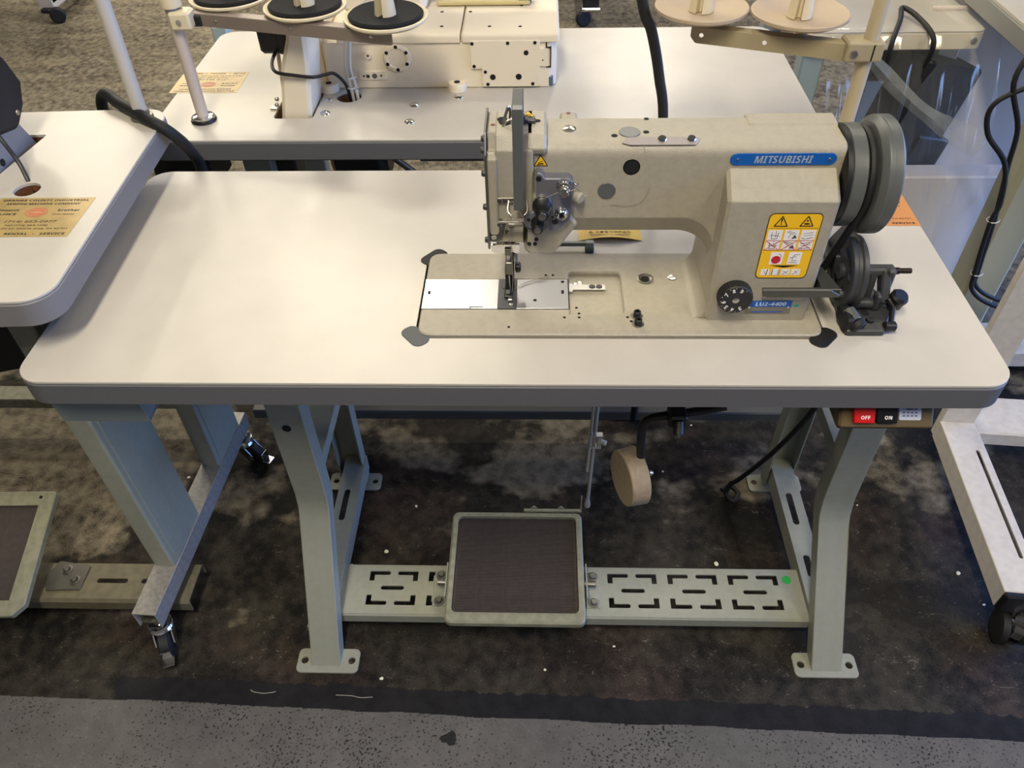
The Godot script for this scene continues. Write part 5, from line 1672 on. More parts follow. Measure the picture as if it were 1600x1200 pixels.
func coverstitch() -> void:
	var t := thing("sewing_machine", "cream coverstitch machine seen from its back on the rear table", "sewing machine", Vector3.ZERO)
	var b := MB.new()
	var zb := -0.824
	# lower body
	b.hplate(rpoly(pv([-0.372, zb, 0.060, zb, 0.075, zb - 0.014, 0.075, -1.06, -0.372, -1.06]), [0.006, 0.012, 0.012, 0.02, 0.02], 5), TOP + 0.0003, 0.848, 0.002)
	b.box(Vector3(-0.384, 0.810, -0.900), Vector3(0.030, 0.098, 0.140), 0.006)
	put("body", b, M.cream, t)
	# two top covers with a joint between them
	for k in [[-0.340, -0.1075], [-0.1055, 0.079]]:
		b = MB.new()
		b.xplate(rpoly(pv([zb + 0.004, 0.8475, zb + 0.004, 0.864, -1.06, 0.864, -1.06, 0.8475]), [0.002, 0.009, 0.006, 0.002], 6), k[0], k[1], 0.0012 if k[0] < -0.2 else 0.004)
		var cv := put("top_cover", b, M.cream, t)
		for q in [[-0.144, -0.859], [-0.150, -0.935], [-0.053, -0.857], [0.005, -0.855], [-0.094, -0.934], [0.006, -0.965]]:
			if q[0] > k[0] and q[0] < k[1]:
				b = MB.new()
				b.cyl(Vector3(q[0], 0.8635, q[1]), Vector3(q[0], 0.8645, q[1]), 0.0035, 12)
				put("cover_hole", b, M.hole, cv)
	# upper arm at the far side
	b = MB.new()
	b.box(Vector3(-0.265, 0.985, -1.000), Vector3(0.17, 0.25, 0.13), 0.012)
	b.box(Vector3(-0.090, 1.060, -1.030), Vector3(0.30, 0.10, 0.10), 0.012)
	put("upper_arm", b, M.cream, t)
	# thread guide rails on the cover
	b = MB.new()
	b.box(Vector3(-0.070, 0.8700, -0.968), Vector3(0.185, 0.008, 0.014), 0.002)
	put("thread_rail", b, grain(mat(Color(0.78, 0.72, 0.50), 0.4), null, 1.0), t)
	b = MB.new()
	b.box(Vector3(-0.075, 0.8720, -0.992), Vector3(0.22, 0.008, 0.008), 0.001)
	put("guide_strip", b, M.steel, t)
	b = MB.new()
	b.box(Vector3(0.012, 0.878, -0.980), Vector3(0.026, 0.022, 0.030), 0.003)
	put("tension_block", b, M.iron, t)
	# covers on the back face
	var fr := frame(Vector3(0, 0, zb), Vector3.RIGHT, Vector3.UP)
	b = MB.new()
	b.lathe([Vector2(0.0265, -0.001), Vector2(0.0265, 0.003), Vector2(0.0245, 0.0045), Vector2(0.0190, 0.0045), Vector2(0.0175, 0.0030), Vector2(0, 0.0030)], Vector3(-0.2300, 0.8200, zb), Vector3.BACK, 44)
	var rc := put("round_cover", b, M.cream, t)
	for i in 6:
		var a := TAU * i / 6.0 + PI / 2
		b = MB.new()
		b.cyl(Vector3(-0.230 + cos(a) * 0.0215, 0.820 + sin(a) * 0.0215, zb + 0.004), Vector3(-0.230 + cos(a) * 0.0215, 0.820 + sin(a) * 0.0215, zb + 0.0050), 0.0034, 12)
		put("cover_screw", b, M.hole, rc)
	b = MB.new()
	b.prism(rpoly(pv([-0.0890, 0.8520, 0.0425, 0.8520, 0.0425, 0.8370, 0.0530, 0.8370, 0.0530, 0.8030, 0.0425, 0.8030, 0.0425, 0.7640, -0.0680, 0.7640, -0.0680, 0.7990, -0.0890, 0.7990]), [0.003, 0.003, 0.001, 0.001, 0.001, 0.001, 0.003, 0.003, 0.001, 0.003], 3), zb - 0.001, zb + 0.0050, 0.0008)
	var cp := put("cover_plate", b, M.cream, t)
	for q in [[-0.085, 0.8465, 0.0033], [-0.018, 0.8470, 0.0033], [0.0330, 0.8475, 0.0033], [-0.0830, 0.8040, 0.0033], [-0.0620, 0.7930, 0.0032], [-0.0580, 0.7690, 0.0034], [0.0290, 0.7695, 0.0034], [0.0165, 0.8290, 0.0047], [-0.0480, 0.7830, 0.0056], [0.0020, 0.7835, 0.0058], [0.0480, 0.8150, 0.0014]]:
		b = MB.new()
		b.cyl(Vector3(q[0], q[1], zb + 0.0046), Vector3(q[0], q[1], zb + 0.0055), q[2], 16)
		put("plate_screw", b, M.hole, cp)
	b = MB.new()
	b.cyl(Vector3(-0.0690, 0.8035, zb + 0.0046), Vector3(-0.0690, 0.8035, zb + 0.0055), 0.0034, 16)
	put("oil_sight", b, mat(Color(0.86, 0.82, 0.70), 0.4), cp)
	b = MB.new()
	b.prism(pv([0.0535, 0.848, 0.0560, 0.848, 0.0560, 0.838, 0.0640, 0.838, 0.0640, 0.799, 0.0545, 0.799, 0.0545, 0.801, 0.0620, 0.801, 0.0620, 0.836, 0.0535, 0.836]), zb - 0.010, zb + 0.0012)
	put("lid_gap", b, M.hole, t)
	b = MB.new()
	b.box(Vector3(0.0575, 0.7720, -0.834), Vector3(0.022, 0.020, 0.018), 0.002)
	put("foot_bracket", b, mat(Color(0.40, 0.46, 0.50), 0.35, 0.7), t)
	b = MB.new()
	b.prism(rrect(-0.3080, 0.7780, -0.2550, 0.7950, 0.004, 3), zb - 0.001, zb + 0.0022, 0.0006)
	var sp := put("small_plate", b, M.cream, t)
	for q in [[-0.2985, 0.7860, 0.0020], [-0.2905, 0.7855, 0.0036], [-0.2775, 0.7860, 0.0050], [-0.2645, 0.7865, 0.0020]]:
		b = MB.new()
		b.cyl(Vector3(q[0], q[1], zb + 0.002), Vector3(q[0], q[1], zb + 0.0028), q[2], 14)
		put("plate_screw", b, M.iron if q[2] < 0.005 else M.grey_paint, sp)
	b = MB.new()
	b.lathe([Vector2(0.0075, -0.001), Vector2(0.0070, 0.003), Vector2(0, 0.003)], Vector3(-0.2850, 0.8250, zb), Vector3.BACK, 20)
	put("boss", b, M.cream, t)
	b = MB.new()
	b.cyl(Vector3(-0.2850, 0.8250, zb + 0.0028), Vector3(-0.2850, 0.8250, zb + 0.0036), 0.0021, 10)
	put("boss_hole", b, M.hole, t)
	part("cast_lettering", letters([["JUKI", -0.2230, 0.7795, 0.0070, 0.026, 0, 700]], fr, 0.0006), M.cream, t, "raised cast lettering")
	# feet
	for q in [[-0.3690, -0.818], [-0.1180, -0.818]]:
		b = MB.new()
		b.lathe([Vector2(0.0190, 0), Vector2(0.0185, 0.010), Vector2(0.0165, 0.014), Vector2(0, 0.014)], Vector3(q[0], TOP + 0.0004, q[1]), Vector3.UP, 28)
		var ft := put("foot_lug", b, M.cream, t)
		b = MB.new()
		b.cyl(Vector3(q[0], TOP + 0.0140, q[1]), Vector3(q[0], TOP + 0.0150, q[1]), 0.0060, 16)
		put("lug_bolt", b, M.hole, ft)
	# belt guard dipping through the top
	b = MB.new()
	b.prism(rpoly(pv([-0.4430, 0.738, -0.3855, 0.738, -0.3680, 0.850, -0.3600, 0.955, -0.3950, 0.955, -0.4000, 0.900, -0.4200, 0.850]), [0.004, 0.004, 0.03, 0.01, 0.01, 0.02, 0.02], 5), -0.805, -0.7060, 0.007)
	put("belt_guard", b, M.cream, t, "cream belt guard")
	b = MB.new()
	b.box(Vector3(-0.380, 0.895, -0.840), Vector3(0.020, 0.060, 0.06), 0.002)
	put("belt_shaft", b, M.black, t)
	b = MB.new()
	b.box(Vector3(-0.4580, 0.866, -0.815), Vector3(0.042, 0.050, 0.05), 0.006)
	b.box(Vector3(-0.4310, 0.870, -0.805), Vector3(0.022, 0.052, 0.05), 0.004)
	put("position_sensor", b, M.black, t, "black position sensor")
	b = MB.new()
	b.tube(smooth([Vector3(-0.447, 0.850, -0.790), Vector3(-0.444, 0.847, -0.740), Vector3(-0.428, 0.845, -0.703), Vector3(-0.395, 0.841, -0.698), Vector3(-0.364, 0.834, -0.706), Vector3(-0.350, 0.826, -0.735), Vector3(-0.340, 0.815, -0.765), Vector3(-0.326, 0.785, -0.782), Vector3(-0.323, 0.745, -0.786)]), 0.0032, 8)
	put("sensor_cable", b, M.black, t)
	for s in [0.0, 0.008]:
		b = MB.new()
		b.tube(smooth([Vector3(-0.262 + s, 0.940, -0.800), Vector3(-0.296 + s, 0.908, -0.795), Vector3(-0.312 + s, 0.880, -0.790), Vector3(-0.322 + s, 0.820, -0.786), Vector3(-0.319 + s * 1.2, 0.785, -0.785), Vector3(-0.316 + s, 0.740, -0.786)]), 0.0030, 8)
		put("white_cable", b, mat(Color(0.80, 0.78, 0.73), 0.5), t)
	for y in [0.780, 0.800]:
		b = MB.new()
		b.lathe([Vector2(0.0078, -0.0012), Vector2(0.0085, 0), Vector2(0.0078, 0.0012)], Vector3(-0.3175, y, -0.785), Vector3(0.1, 1, 0), 14)
		b.box(Vector3(-0.308, y + 0.001, -0.781), Vector3(0.010, 0.0016, 0.002))
		put("cable_tie", b, M.white_print, t)
	b = MB.new()
	for y in [0.004, 0.012]: b.ball(Vector3(-0.4560, TOP + y, -0.742 - y), 0.0042, 10)
	b.box(Vector3(-0.459, TOP + 0.002, -0.738), Vector3(0.014, 0.003, 0.012), 0.001)
	scatter("guard_screw", b, M.steel, t)
	b = MB.new()
	b.tube([Vector3(-0.4490, 0.845, -0.800), Vector3(-0.4450, TOP + 0.002, -0.770)], 0.004, 8)
	put("guard_bracket", b, M.cream, t)

func rear_thread_stand() -> void:
	var t := thing("thread_stand", "cream thread stand with three black foam spool discs on the rear table", "thread stand", Vector3.ZERO)
	var b := MB.new()
	b.cyl(Vector3(-0.5800, TOP, -0.693), Vector3(-0.5700, 1.42, -0.693), 0.0108, 20)
	put("pole", b, grain(mat(Color(0.76, 0.71, 0.67), 0.4), null, 1.0), t)
	b = MB.new()
	b.lathe([Vector2(0.0225, 0), Vector2(0.0235, 0.002), Vector2(0.0220, 0.006), Vector2(0.0150, 0.007)], Vector3(-0.580, TOP + 0.0003, -0.693), Vector3.UP, 28)
	put("rubber_ring", b, M.black, t)
	b = MB.new()
	b.lathe([Vector2(0.0200, 0.005), Vector2(0.0200, 0.009), Vector2(0.0180, 0.010), Vector2(0.0109, 0.011)], Vector3(-0.580, TOP + 0.0003, -0.693), Vector3.UP, 28)
	put("base_nut", b, M.chrome, t)
	b = MB.new()
	b.box(Vector3(-0.5610, 0.943, -0.688), Vector3(0.036, 0.030, 0.034), 0.004)
	b.lathe([Vector2(0.0175, 0), Vector2(0.0180, 0.003), Vector2(0.0180, 0.020), Vector2(0.0165, 0.024), Vector2(0.0109, 0.024)], Vector3(-0.5755, 0.962, -0.693), Vector3.UP, 24)
	var cl := put("clamp_block", b, M.cream_plastic, t)
	b = MB.new()
	screw(b, Vector3(-0.5620, 0.943, -0.671), Vector3.BACK, 0.0045, 0.003)
	put("clamp_screw", b, M.steel, cl)
	var a0 := Vector3(-0.552, 0.938, -0.700); var a1 := Vector3(-0.196, 0.934, -0.614)
	var d := (a1 - a0).normalized()
	b = MB.new()
	b.t = Transform3D(Basis(d, Vector3.UP, d.cross(Vector3.UP)), a0)
	var L := a0.distance_to(a1)
	b.prism(rrect(-0.004, -0.010, L, 0.010, 0.004, 3), -0.0008, 0.0008)
	b.box(Vector3(L / 2, 0.0098, -0.010), Vector3(L, 0.0016, 0.020), 0.0004)
	put("arm", b, grain(mat(Color(0.52, 0.47, 0.43), 0.45, 0.3), null, 1.0), t)
	for k in [0.13, 0.51, 0.90]:
		b = MB.new()
		screw(b, a0 + d * (L * k) + Vector3(0, 0.001, 0) + d.cross(Vector3.UP) * 0.0008, d.cross(Vector3.UP), 0.0028, 0.0016)
		put("arm_screw", b, M.steel, t)
	b = MB.new()
	b.box(a0 + Vector3(0.012, -0.001, 0.001), Vector3(0.016, 0.018, 0.016), 0.002)
	put("arm_socket", b, M.black, t)
	for k in [[-0.500, -0.768], [-0.356, -0.715], [-0.211, -0.664]]:
		spool_disc(t, Vector3(k[0], 0.952, k[1]), 0.070, true, M.cream_plastic)
		b = MB.new()
		b.cyl(Vector3(k[0] + 0.004, 0.935, k[1] + 0.02), Vector3(k[0] + 0.004, 0.947, k[1] + 0.02), 0.010, 14)
		put("disc_post", b, M.cream_plastic, t)

# ------------------------------------------------------------------ left table, standing a little higher
func left_table() -> void:
	var t := thing("sewing_table", "white laminate sewing table on casters, its corner overhanging the main table", "table")
	# built round its front right corner and turned slightly
	var R := Transform3D(Basis(Vector3.UP, 0.045), Vector3(-0.5475, 0, -0.052))
	var b := MB.new()
	b.t = R
	var outline := rrect(-1.22, -0.512, 0.0, 0.0, 0.040, 8)
	var cut := pv([-0.60, -0.440, -0.205, -0.440, -0.170, -0.310, -0.205, -0.255, -0.60, -0.255])
	cut = rpoly(pv([-0.60, -0.4290, -0.1720, -0.4290, -0.1930, -0.3060, -0.60, -0.3060]), 0.004, 2)
	var hole := circ(Vector2(-0.1330, -0.2610), 0.0185, 24)
	b.hplate(MB.inset(MB.ccw(outline, true), 0.0008), LEFT_TOP - 0.004, LEFT_TOP, 0.0006, [cut, hole])
	var top := put("tabletop", b, M.laminate, t)
	b = MB.new()
	b.t = R
	b.hplate(outline, LEFT_TOP - 0.0405, LEFT_TOP - 0.0035, 0.003, [rpoly(pv([-0.602, -0.431, -0.170, -0.431, -0.191, -0.304, -0.602, -0.304]), 0.004, 2), circ(Vector2(-0.1330, -0.2610), 0.0200, 24)])
	put("edge_band", b, grain(mat(Color(0.45, 0.44, 0.44), 0.55), null, 1.0), top, "grey edge banding")
	b = MB.new()
	b.t = R
	b.hplate(rpoly(pv([-0.602, -0.431, -0.170, -0.431, -0.191, -0.304, -0.602, -0.304]), 0.004, 2), LEFT_TOP - 0.040, LEFT_TOP - 0.0041, 0.0, [cut])
	b.hplate(circ(Vector2(-0.1330, -0.2610), 0.0200, 24), LEFT_TOP - 0.040, LEFT_TOP - 0.0041, 0.0, [hole])
	put("cut_board", b, M.wood, top, "brown raw board inside the openings")
	supplier_label(t, Vector3(-0.6495, LEFT_TOP + 0.0002, -0.2355), 0.01, 1, "gold supplier label reading the right way up")
	# stand: runner on casters, two broad uprights
	var S := Transform3D(Basis(Vector3.UP, -0.055), Vector3(-0.6790, 0, -0.033))
	b = MB.new()
	b.t = S
	var w := 0.0225
	b.box(Vector3(0, 0.1285, -0.255), Vector3(2 * w, 0.003, 0.51), 0.001)
	b.box(Vector3(-w + 0.0015, 0.107, -0.255), Vector3(0.003, 0.045, 0.51), 0.001)
	b.box(Vector3(w - 0.0015, 0.107, -0.255), Vector3(0.003, 0.045, 0.51), 0.001)
	b.box(Vector3(0, 0.0860, -0.260), Vector3(2 * w, 0.003, 0.49), 0.001)
	put("runner", b, grain(mat(Color(0.60, 0.58, 0.55), 0.4, 0.25), bump_tex(0.03, 71, 1.5), 14.0, 0.25, mottle_tex(0.02, 72, 0.85, 1.05)), t, "open-ended steel runner")
	for z in [[-0.229, -0.102], [-0.476, -0.351]]:
		b = MB.new()
		b.t = S
		b.hplate(rrect(-0.0215, z[0], 0.0200, z[1], 0.005, 3), 0.1302, LEFT_TOP - 0.041)
		b.box(Vector3(0.0206, 0.46, z[0] + 0.088), Vector3(0.0025, 0.645, 0.052), 0.001)
		put("upright", b, M.stand, t)
	b = MB.new()
	b.t = S
	b.box(Vector3(-0.0005, LEFT_TOP - 0.0435, -0.29), Vector3(0.044, 0.005, 0.42), 0.001)
	put("top_rail", b, M.stand, t)
	b = MB.new()
	b.t = S
	b.box(Vector3(0, 0.0905, -0.018), Vector3(0.036, 0.006, 0.026), 0.001)
	b.cyl(Vector3(0, 0.088, -0.014), Vector3(0, 0.100, -0.014), 0.008, 6)
	put("stem_plate", b, M.dull_steel, t)
	var s1 := S * Vector3(0.004, 0, -0.016)
	caster(t, s1, 0.35, 0.029, 0.086)
	var s2 := S * Vector3(0.012, 0, -0.480)
	caster(t, s2, 1.2, 0.029, 0.086)
	# cross bar with slots and the pedal
	b = MB.new()
	b.hplate(pv([-1.35, -0.183, -0.638, -0.183, -0.638, -0.104, -1.35, -0.104]), 0.0570, 0.0600, 0.0, [rrect(-0.838, -0.1490, -0.775, -0.1385, 0.005, 3), rrect(-0.885, -0.1490, -0.862, -0.1385, 0.005, 3), rrect(-0.748, -0.1490, -0.690, -0.1385, 0.005, 3)])
	b.xplate(pv([-0.104, 0.060, -0.098, 0.054, -0.098, 0.030, -0.101, 0.030]), -1.35, -0.638)
	b.xplate(pv([-0.183, 0.060, -0.186, 0.054, -0.186, 0.030, -0.183, 0.030]), -1.35, -0.638)
	var xb := put("cross_bar", b, grain(mat(Color(0.40, 0.375, 0.30), 0.55), null, 9.0, 1.0, mottle_tex(0.012, 73, 0.85, 1.05)), t)
	b = MB.new()
	b.hplate(rpoly(pv([-0.930, -0.186, -0.862, -0.176, -0.862, -0.122, -0.930, -0.118, -0.945, -0.150]), 0.004, 3), 0.0602, 0.0640, 0.001)
	put("pedal_bracket", b, M.dull_steel, xb)
	for q in [[-0.905, -0.165], [-0.880, -0.142]]:
		b = MB.new()
		bolt(b, Vector3(q[0], 0.064, q[1]), Vector3.UP, 0.0065, 0.008)
		scatter("bolt", b, M.dull_steel, xb)
	b = MB.new()
	var P := Transform3D(Basis(Vector3.UP, 0.03) * Basis(Vector3.RIGHT, 0.27), Vector3(-1.052, 0.125, -0.163))
	b.t = P
	var outer := rpoly(pv([-0.122, -0.125, 0.118, -0.125, 0.122, 0.105, 0.102, 0.126, -0.122, 0.126]), 0.008, 3)
	var inner := pv([-0.092, -0.095, 0.090, -0.095, 0.090, 0.096, -0.092, 0.096])
	b.hplate(outer, -0.008, 0.008, 0.002, [inner])
	b.hplate(MB.inset(MB.ccw(outer, true), 0.01), -0.008, 0.000)
	var pd := put("treadle", b, M.grimy, t, "grimy beige treadle frame")
	b = MB.new()
	b.t = P
	b.hplate(MB.inset(MB.ccw(inner, true), 0.001), 0.0, 0.0055, 0.001)
	put("rubber_mat", b, M.rubber, pd, "dark brown rubber mat")
	b = MB.new()
	b.t = P
	b.cyl(Vector3(0.090, 0.0078, -0.112), Vector3(0.090, 0.0086, -0.112), 0.0035, 10)
	put("rim_hole", b, M.hole, pd)
	b = MB.new()
	b.t = Transform3D(Basis(Vector3.UP, 0.3), Vector3(-0.945, 0.60, -0.36))
	b.xplate(rpoly(pv([0.05, -0.13, 0.08, 0.02, 0.03, 0.11, -0.12, 0.11, -0.12, -0.13]), 0.006, 3), -0.10, 0.075, 0.004)
	put("motor_box", b, M.black_soft, t, "black motor control box")
	b = MB.new()
	b.box(Vector3(-1.05, 0.10, -0.615), Vector3(0.62, 0.03, 0.05), 0.003)
	put("rear_bar", b, M.grimy, t)
	# thread stand post
	var st := thing("thread_stand_pole", "pale grey thread stand pole at the rear corner of the overhanging table", "pole", Vector3(-0.604, LEFT_TOP, -0.526))
	b = MB.new()
	b.cyl(Vector3(0, 0.0004, 0), Vector3(0.012, 0.55, 0), 0.0110, 20)
	put("pole", b, grain(mat(Color(0.70, 0.68, 0.65), 0.4), null, 1.0), st)
	b = MB.new()
	b.lathe([Vector2(0.0175, 0.0004), Vector2(0.0180, 0.003), Vector2(0.0165, 0.007), Vector2(0.0112, 0.008)], Vector3.ZERO, Vector3.UP, 24)
	b.lathe([Vector2(0.0135, 0.008), Vector2(0.0135, 0.015), Vector2(0.0112, 0.016)], Vector3.ZERO, Vector3.UP, 6)
	put("base_nut", b, M.dull_steel, st)
	left_machine()

func left_machine() -> void:
	var t := thing("sewing_machine", "grey machine with black rounded motor housing on the overhanging table", "sewing machine", Vector3.ZERO)
	var b := MB.new()
	b.xplate(rpoly(pv([-0.474, 0.820, -0.443, 0.888, -0.405, 0.930, -0.360, 0.880, -0.330, 0.850, -0.362, 0.820]), [0.002, 0.004, 0.01, 0.01, 0.004, 0.002], 3), -0.90, -0.7560, 0.003)
	put("casting", b, grain(mat(Color(0.47, 0.47, 0.49), 0.42), bump_tex(0.09, 81, 2.0), 22.0, 0.2), t, "grey painted casting")
	b = MB.new()
	b.cyl(Vector3(-0.7562, 0.8530, -0.3700), Vector3(-0.7550, 0.8530, -0.3700), 0.0055, 14)
	scatter("casting_hole", b, M.hole, t)
	b = MB.new()
	b.xplate(rpoly(pv([-0.436, 0.874, -0.468, 0.893, -0.490, 0.925, -0.470, 0.985, -0.380, 0.985, -0.370, 0.890]), [0.012, 0.012, 0.01, 0.03, 0.03, 0.02], 5), -0.90, -0.7480, 0.008)
	put("motor_housing", b, M.black_soft, t, "black rounded motor housing")
	b = MB.new()
	screw(b, Vector3(-0.7480, 0.896, -0.4420), Vector3.RIGHT, 0.0042, 0.002)
	put("housing_screw", b, M.steel, t)
	b = MB.new()
	b.tube(smooth([Vector3(-0.742, 0.915, -0.366), Vector3(-0.728, 0.892, -0.356), Vector3(-0.714, 0.865, -0.347), Vector3(-0.700, 0.840, -0.329), Vector3(-0.690, 0.800, -0.325)]), 0.0032, 8)
	put("motor_cable", b, M.black, t)
	b = MB.new()
	b.cyl(Vector3(-0.750, 0.925, -0.370), Vector3(-0.735, 0.898, -0.360), 0.0060, 10, 0.0, 0.0042)
	put("cable_boot", b, M.black, t)

# ------------------------------------------------------------------ right side: stand on casters, wrapped table, cables
func right_side() -> void:
	var white := grain(mat(Color(0.80, 0.77, 0.72), 0.42), bump_tex(0.03, 91, 1.2), 10.0, 0.12, mottle_tex(0.015, 92, 0.94, 1.02))
	var t := thing("sewing_table", "cream table on casters with slotted runner and square beige column", "table")
	var S := Transform3D(Basis(Vector3.UP, -0.085), Vector3(0.937, 0, -0.100))
	var b := MB.new()
	b.t = S
	b.hplate(pv([-0.040, -0.425, 0.034, -0.425, 0.034, 0.0, -0.040, 0.0]), 0.126, 0.130, 0.0015, [rrect(0.0105, -0.345, 0.0185, -0.075, 0.0039, 3)])
	b.hplate(pv([-0.039, -0.425, 0.033, -0.425, 0.033, -0.001, -0.039, -0.001]), 0.080, 0.084)
	for x in [-0.040, 0.031]: b.hplate(pv([x, -0.425, x + 0.003, -0.425, x + 0.003, 0.0, x, 0.0]), 0.080, 0.1285)
	put("runner", b, white, t, "cream slotted runner")
	b = MB.new()
	b.t = S
	b.box(Vector3(-0.003, 0.105, 0.006), Vector3(0.076, 0.052, 0.014), 0.004)
	put("end_cap", b, M.black, t)
	b = MB.new()
	b.t = S
	b.box(Vector3(-0.003, 0.44, -0.434), Vector3(0.074, 0.72, 0.018), 0.003)
	put("upright", b, white, t)
	b = MB.new()
	b.t = S
	b.box(Vector3(0.25, 0.110, -0.455), Vector3(0.44, 0.040, 0.115), 0.004)
	put("cross_bar", b, white, t)
	var c1 := S * Vector3(-0.004, 0, 0.004)
	b = MB.new()
	b.t = Transform3D(Basis(Vector3.UP, -0.5), c1)
	b.box(Vector3(0.018, 0.060, 0.004), Vector3(0.036, 0.034, 0.040), 0.005)
	b.box(Vector3(0.020, 0.046, 0.026), Vector3(0.022, 0.026, 0.012), 0.003)
	put("caster_housing", b, M.chrome, t)
	b = MB.new()
	b.t = Transform3D(Basis(Vector3.UP, -0.25), c1 + Vector3(-0.012, 0, 0.010))
	b.lathe([Vector2(0, -0.010), Vector2(0.026, -0.010), Vector2(0.034, -0.006), Vector2(0.0345, 0.006), Vector2(0.026, 0.010), Vector2(0.010, 0.010), Vector2(0.008, 0.014), Vector2(0, 0.014)], Vector3(0, 0.0345, 0), Vector3.RIGHT, 30)
	b.t = Transform3D(Basis(Vector3.UP, -0.25), c1 + Vector3(0.026, 0, 0.010))
	b.lathe([Vector2(0, -0.010), Vector2(0.026, -0.010), Vector2(0.034, -0.006), Vector2(0.0345, 0.006), Vector2(0.026, 0.010), Vector2(0, 0.010)], Vector3(0, 0.0345, 0), Vector3.RIGHT, 30)
	b.box(Vector3(-0.012, 0.07, 0), Vector3(0.02, 0.03, 0.02), 0.002)
	put("caster_wheel", b, M.black_soft, t)
	b = MB.new()
	b.box(Vector3(1.108, 0.395, -0.890), Vector3(0.092, 0.79, 0.080), 0.012)
	put("column", b, grain(mat(Color(0.66, 0.65, 0.55), 0.45), bump_tex(0.03, 93, 1.2), 10.0, 0.15), t, "greenish beige column")
	b = MB.new()
	b.box(Vector3(1.035, 0.24, -1.030), Vector3(0.30, 0.44, 0.06), 0.004)
	put("side_panel", b, mat(Color(0.88, 0.86, 0.85), 0.5), t, "white lower panel")
	b = MB.new()
	b.box(Vector3(1.165, 0.400, -1.215), Vector3(0.46, 0.735, 0.012), 0.003)
	put("back_panel", b, mat(Color(0.86, 0.81, 0.75), 0.6), t, "light grey back panel")
	b = MB.new()
	b.box(Vector3(1.20, 0.06, -0.86), Vector3(0.50, 0.05, 0.12), 0.004)
	put("base_beam", b, white, t)
	b = MB.new()
	b.hplate(rrect(1.005, -1.75, 1.70, -0.62, 0.03, 6), 0.812, 0.820, 0.001)
	var top := put("tabletop", b, M.laminate, t)
	b = MB.new()
	b.hplate(rrect(1.004, -1.751, 1.701, -0.619, 0.03, 6), 0.772, 0.8125, 0.003)
	put("edge_band", b, grain(mat(Color(0.52, 0.52, 0.50), 0.5), null, 1.0), top)
	b = MB.new()
	b.lathe([Vector2(0, 0), Vector2(0.028, 0), Vector2(0.028, 0.008), Vector2(0.014, 0.012), Vector2(0.014, 0.05), Vector2(0, 0.05)], Vector3(1.085, 0.8203, -1.03), Vector3.UP, 20)
	put("machine_foot", b, M.stand, t)
	# wrapped table further back
	var w := thing("sewing_table", "beige-edged table wrapped in clear plastic film behind the beige column", "table")
	b = MB.new()
	b.hplate(rrect(0.625, -1.62, 1.008, -1.088, 0.02, 5), TOP - 0.004, TOP, 0.0006)
	var wt := put("tabletop", b, M.laminate, w)
	b = MB.new()
	b.hplate(rrect(0.6245, -1.6205, 1.0085, -1.0875, 0.02, 5), TOP - 0.040, TOP - 0.0035, 0.002)
	put("edge_band", b, M.cream, wt, "beige edge banding")
	b = MB.new()
	screw(b, Vector3(0.985, TOP - 0.020, -1.0872), Vector3.BACK, 0.007, 0.004)
	put("corner_bolt", b, M.steel, wt)
	for q in [[0.66, -1.14], [0.97, -1.50], [0.66, -1.50]]:
		b = MB.new()
		b.box(Vector3(q[0], 0.36, q[1]), Vector3(0.05, 0.72, 0.05), 0.004)
		put("leg", b, grain(mat(Color(0.60, 0.66, 0.68), 0.45), null, 1.0), w)
	b = MB.new()
	b.box(Vector3(0.97, 0.475, -1.17), Vector3(0.05, 0.489, 0.05), 0.004)
	put("post", b, M.cream, w)
	b = MB.new()
	b.t = Transform3D(Basis(Vector3.UP, 0.35) * Basis(Vector3.BACK, -0.28), Vector3(0.925, 0.585, -1.115))
	b.box(Vector3(0, 0, 0), Vector3(0.17, 0.215, 0.10), 0.006)
	b.box(Vector3(0.055, -0.125, 0.02), Vector3(0.105, 0.14, 0.07), 0.004)
	put("control_box", b, M.black, w, "black control box hanging under the top")
	b = MB.new()
	b.lathe([Vector2(0, 0), Vector2(0.05, 0), Vector2(0.06, 0.01), Vector2(0.06, 0.10), Vector2(0.05, 0.11), Vector2(0, 0.11)], Vector3(0.82, 0.650, -1.24), Vector3.RIGHT, 24)
	put("motor", b, M.black, w)
	# plastic film draped over the front edge
	b = MB.new()
	var nz := noise(3.0, 95, 3)
	var rows := [Vector2(-1.35, TOP + 0.006), Vector2(-1.22, TOP + 0.009), Vector2(-1.11, TOP + 0.008), Vector2(-1.080, TOP - 0.004), Vector2(-1.066, TOP - 0.045), Vector2(-1.045, 0.66), Vector2(-1.025, 0.58), Vector2(-1.005, 0.50), Vector2(-0.990, 0.42), Vector2(-0.975, 0.34), Vector2(-0.965, 0.26), Vector2(-0.955, 0.18), Vector2(-0.95, 0.12)]
	var NX := 30
	var g := []
	for j in rows.size():
		var line := []
		for i in NX + 1:
			var u := float(i) / NX
			var drop := clampf((TOP - rows[j].y) / 0.6, 0, 1)
			var fold := (sin(u * 21.0 + 2.0 * drop + 3.0 * nz.get_noise_2d(u * 2.0, drop)) * 0.010 + nz.get_noise_2d(u * 3.0, rows[j].y * 4.0) * 0.03) * smoothstep(0.0, 0.25, drop)
			var x := lerpf(0.665 + 0.06 * drop, 1.035 + 0.12 * drop, u)
			line.append(Vector3(x, rows[j].y + (0.002 * nz.get_noise_2d(u * 9.0, rows[j].x * 9.0)), rows[j].x + fold))
		g.append(line)
	for j in rows.size() - 1:
		for i in NX:
			b.quad(g[j + 1][i], g[j + 1][i + 1], g[j][i + 1], g[j][i])
	var film := mat(Color(0.86, 0.88, 0.88), 0.12)
	film.transparency = BaseMaterial3D.TRANSPARENCY_ALPHA
	film.albedo_color.a = 0.05
	film.cull_mode = BaseMaterial3D.CULL_DISABLED
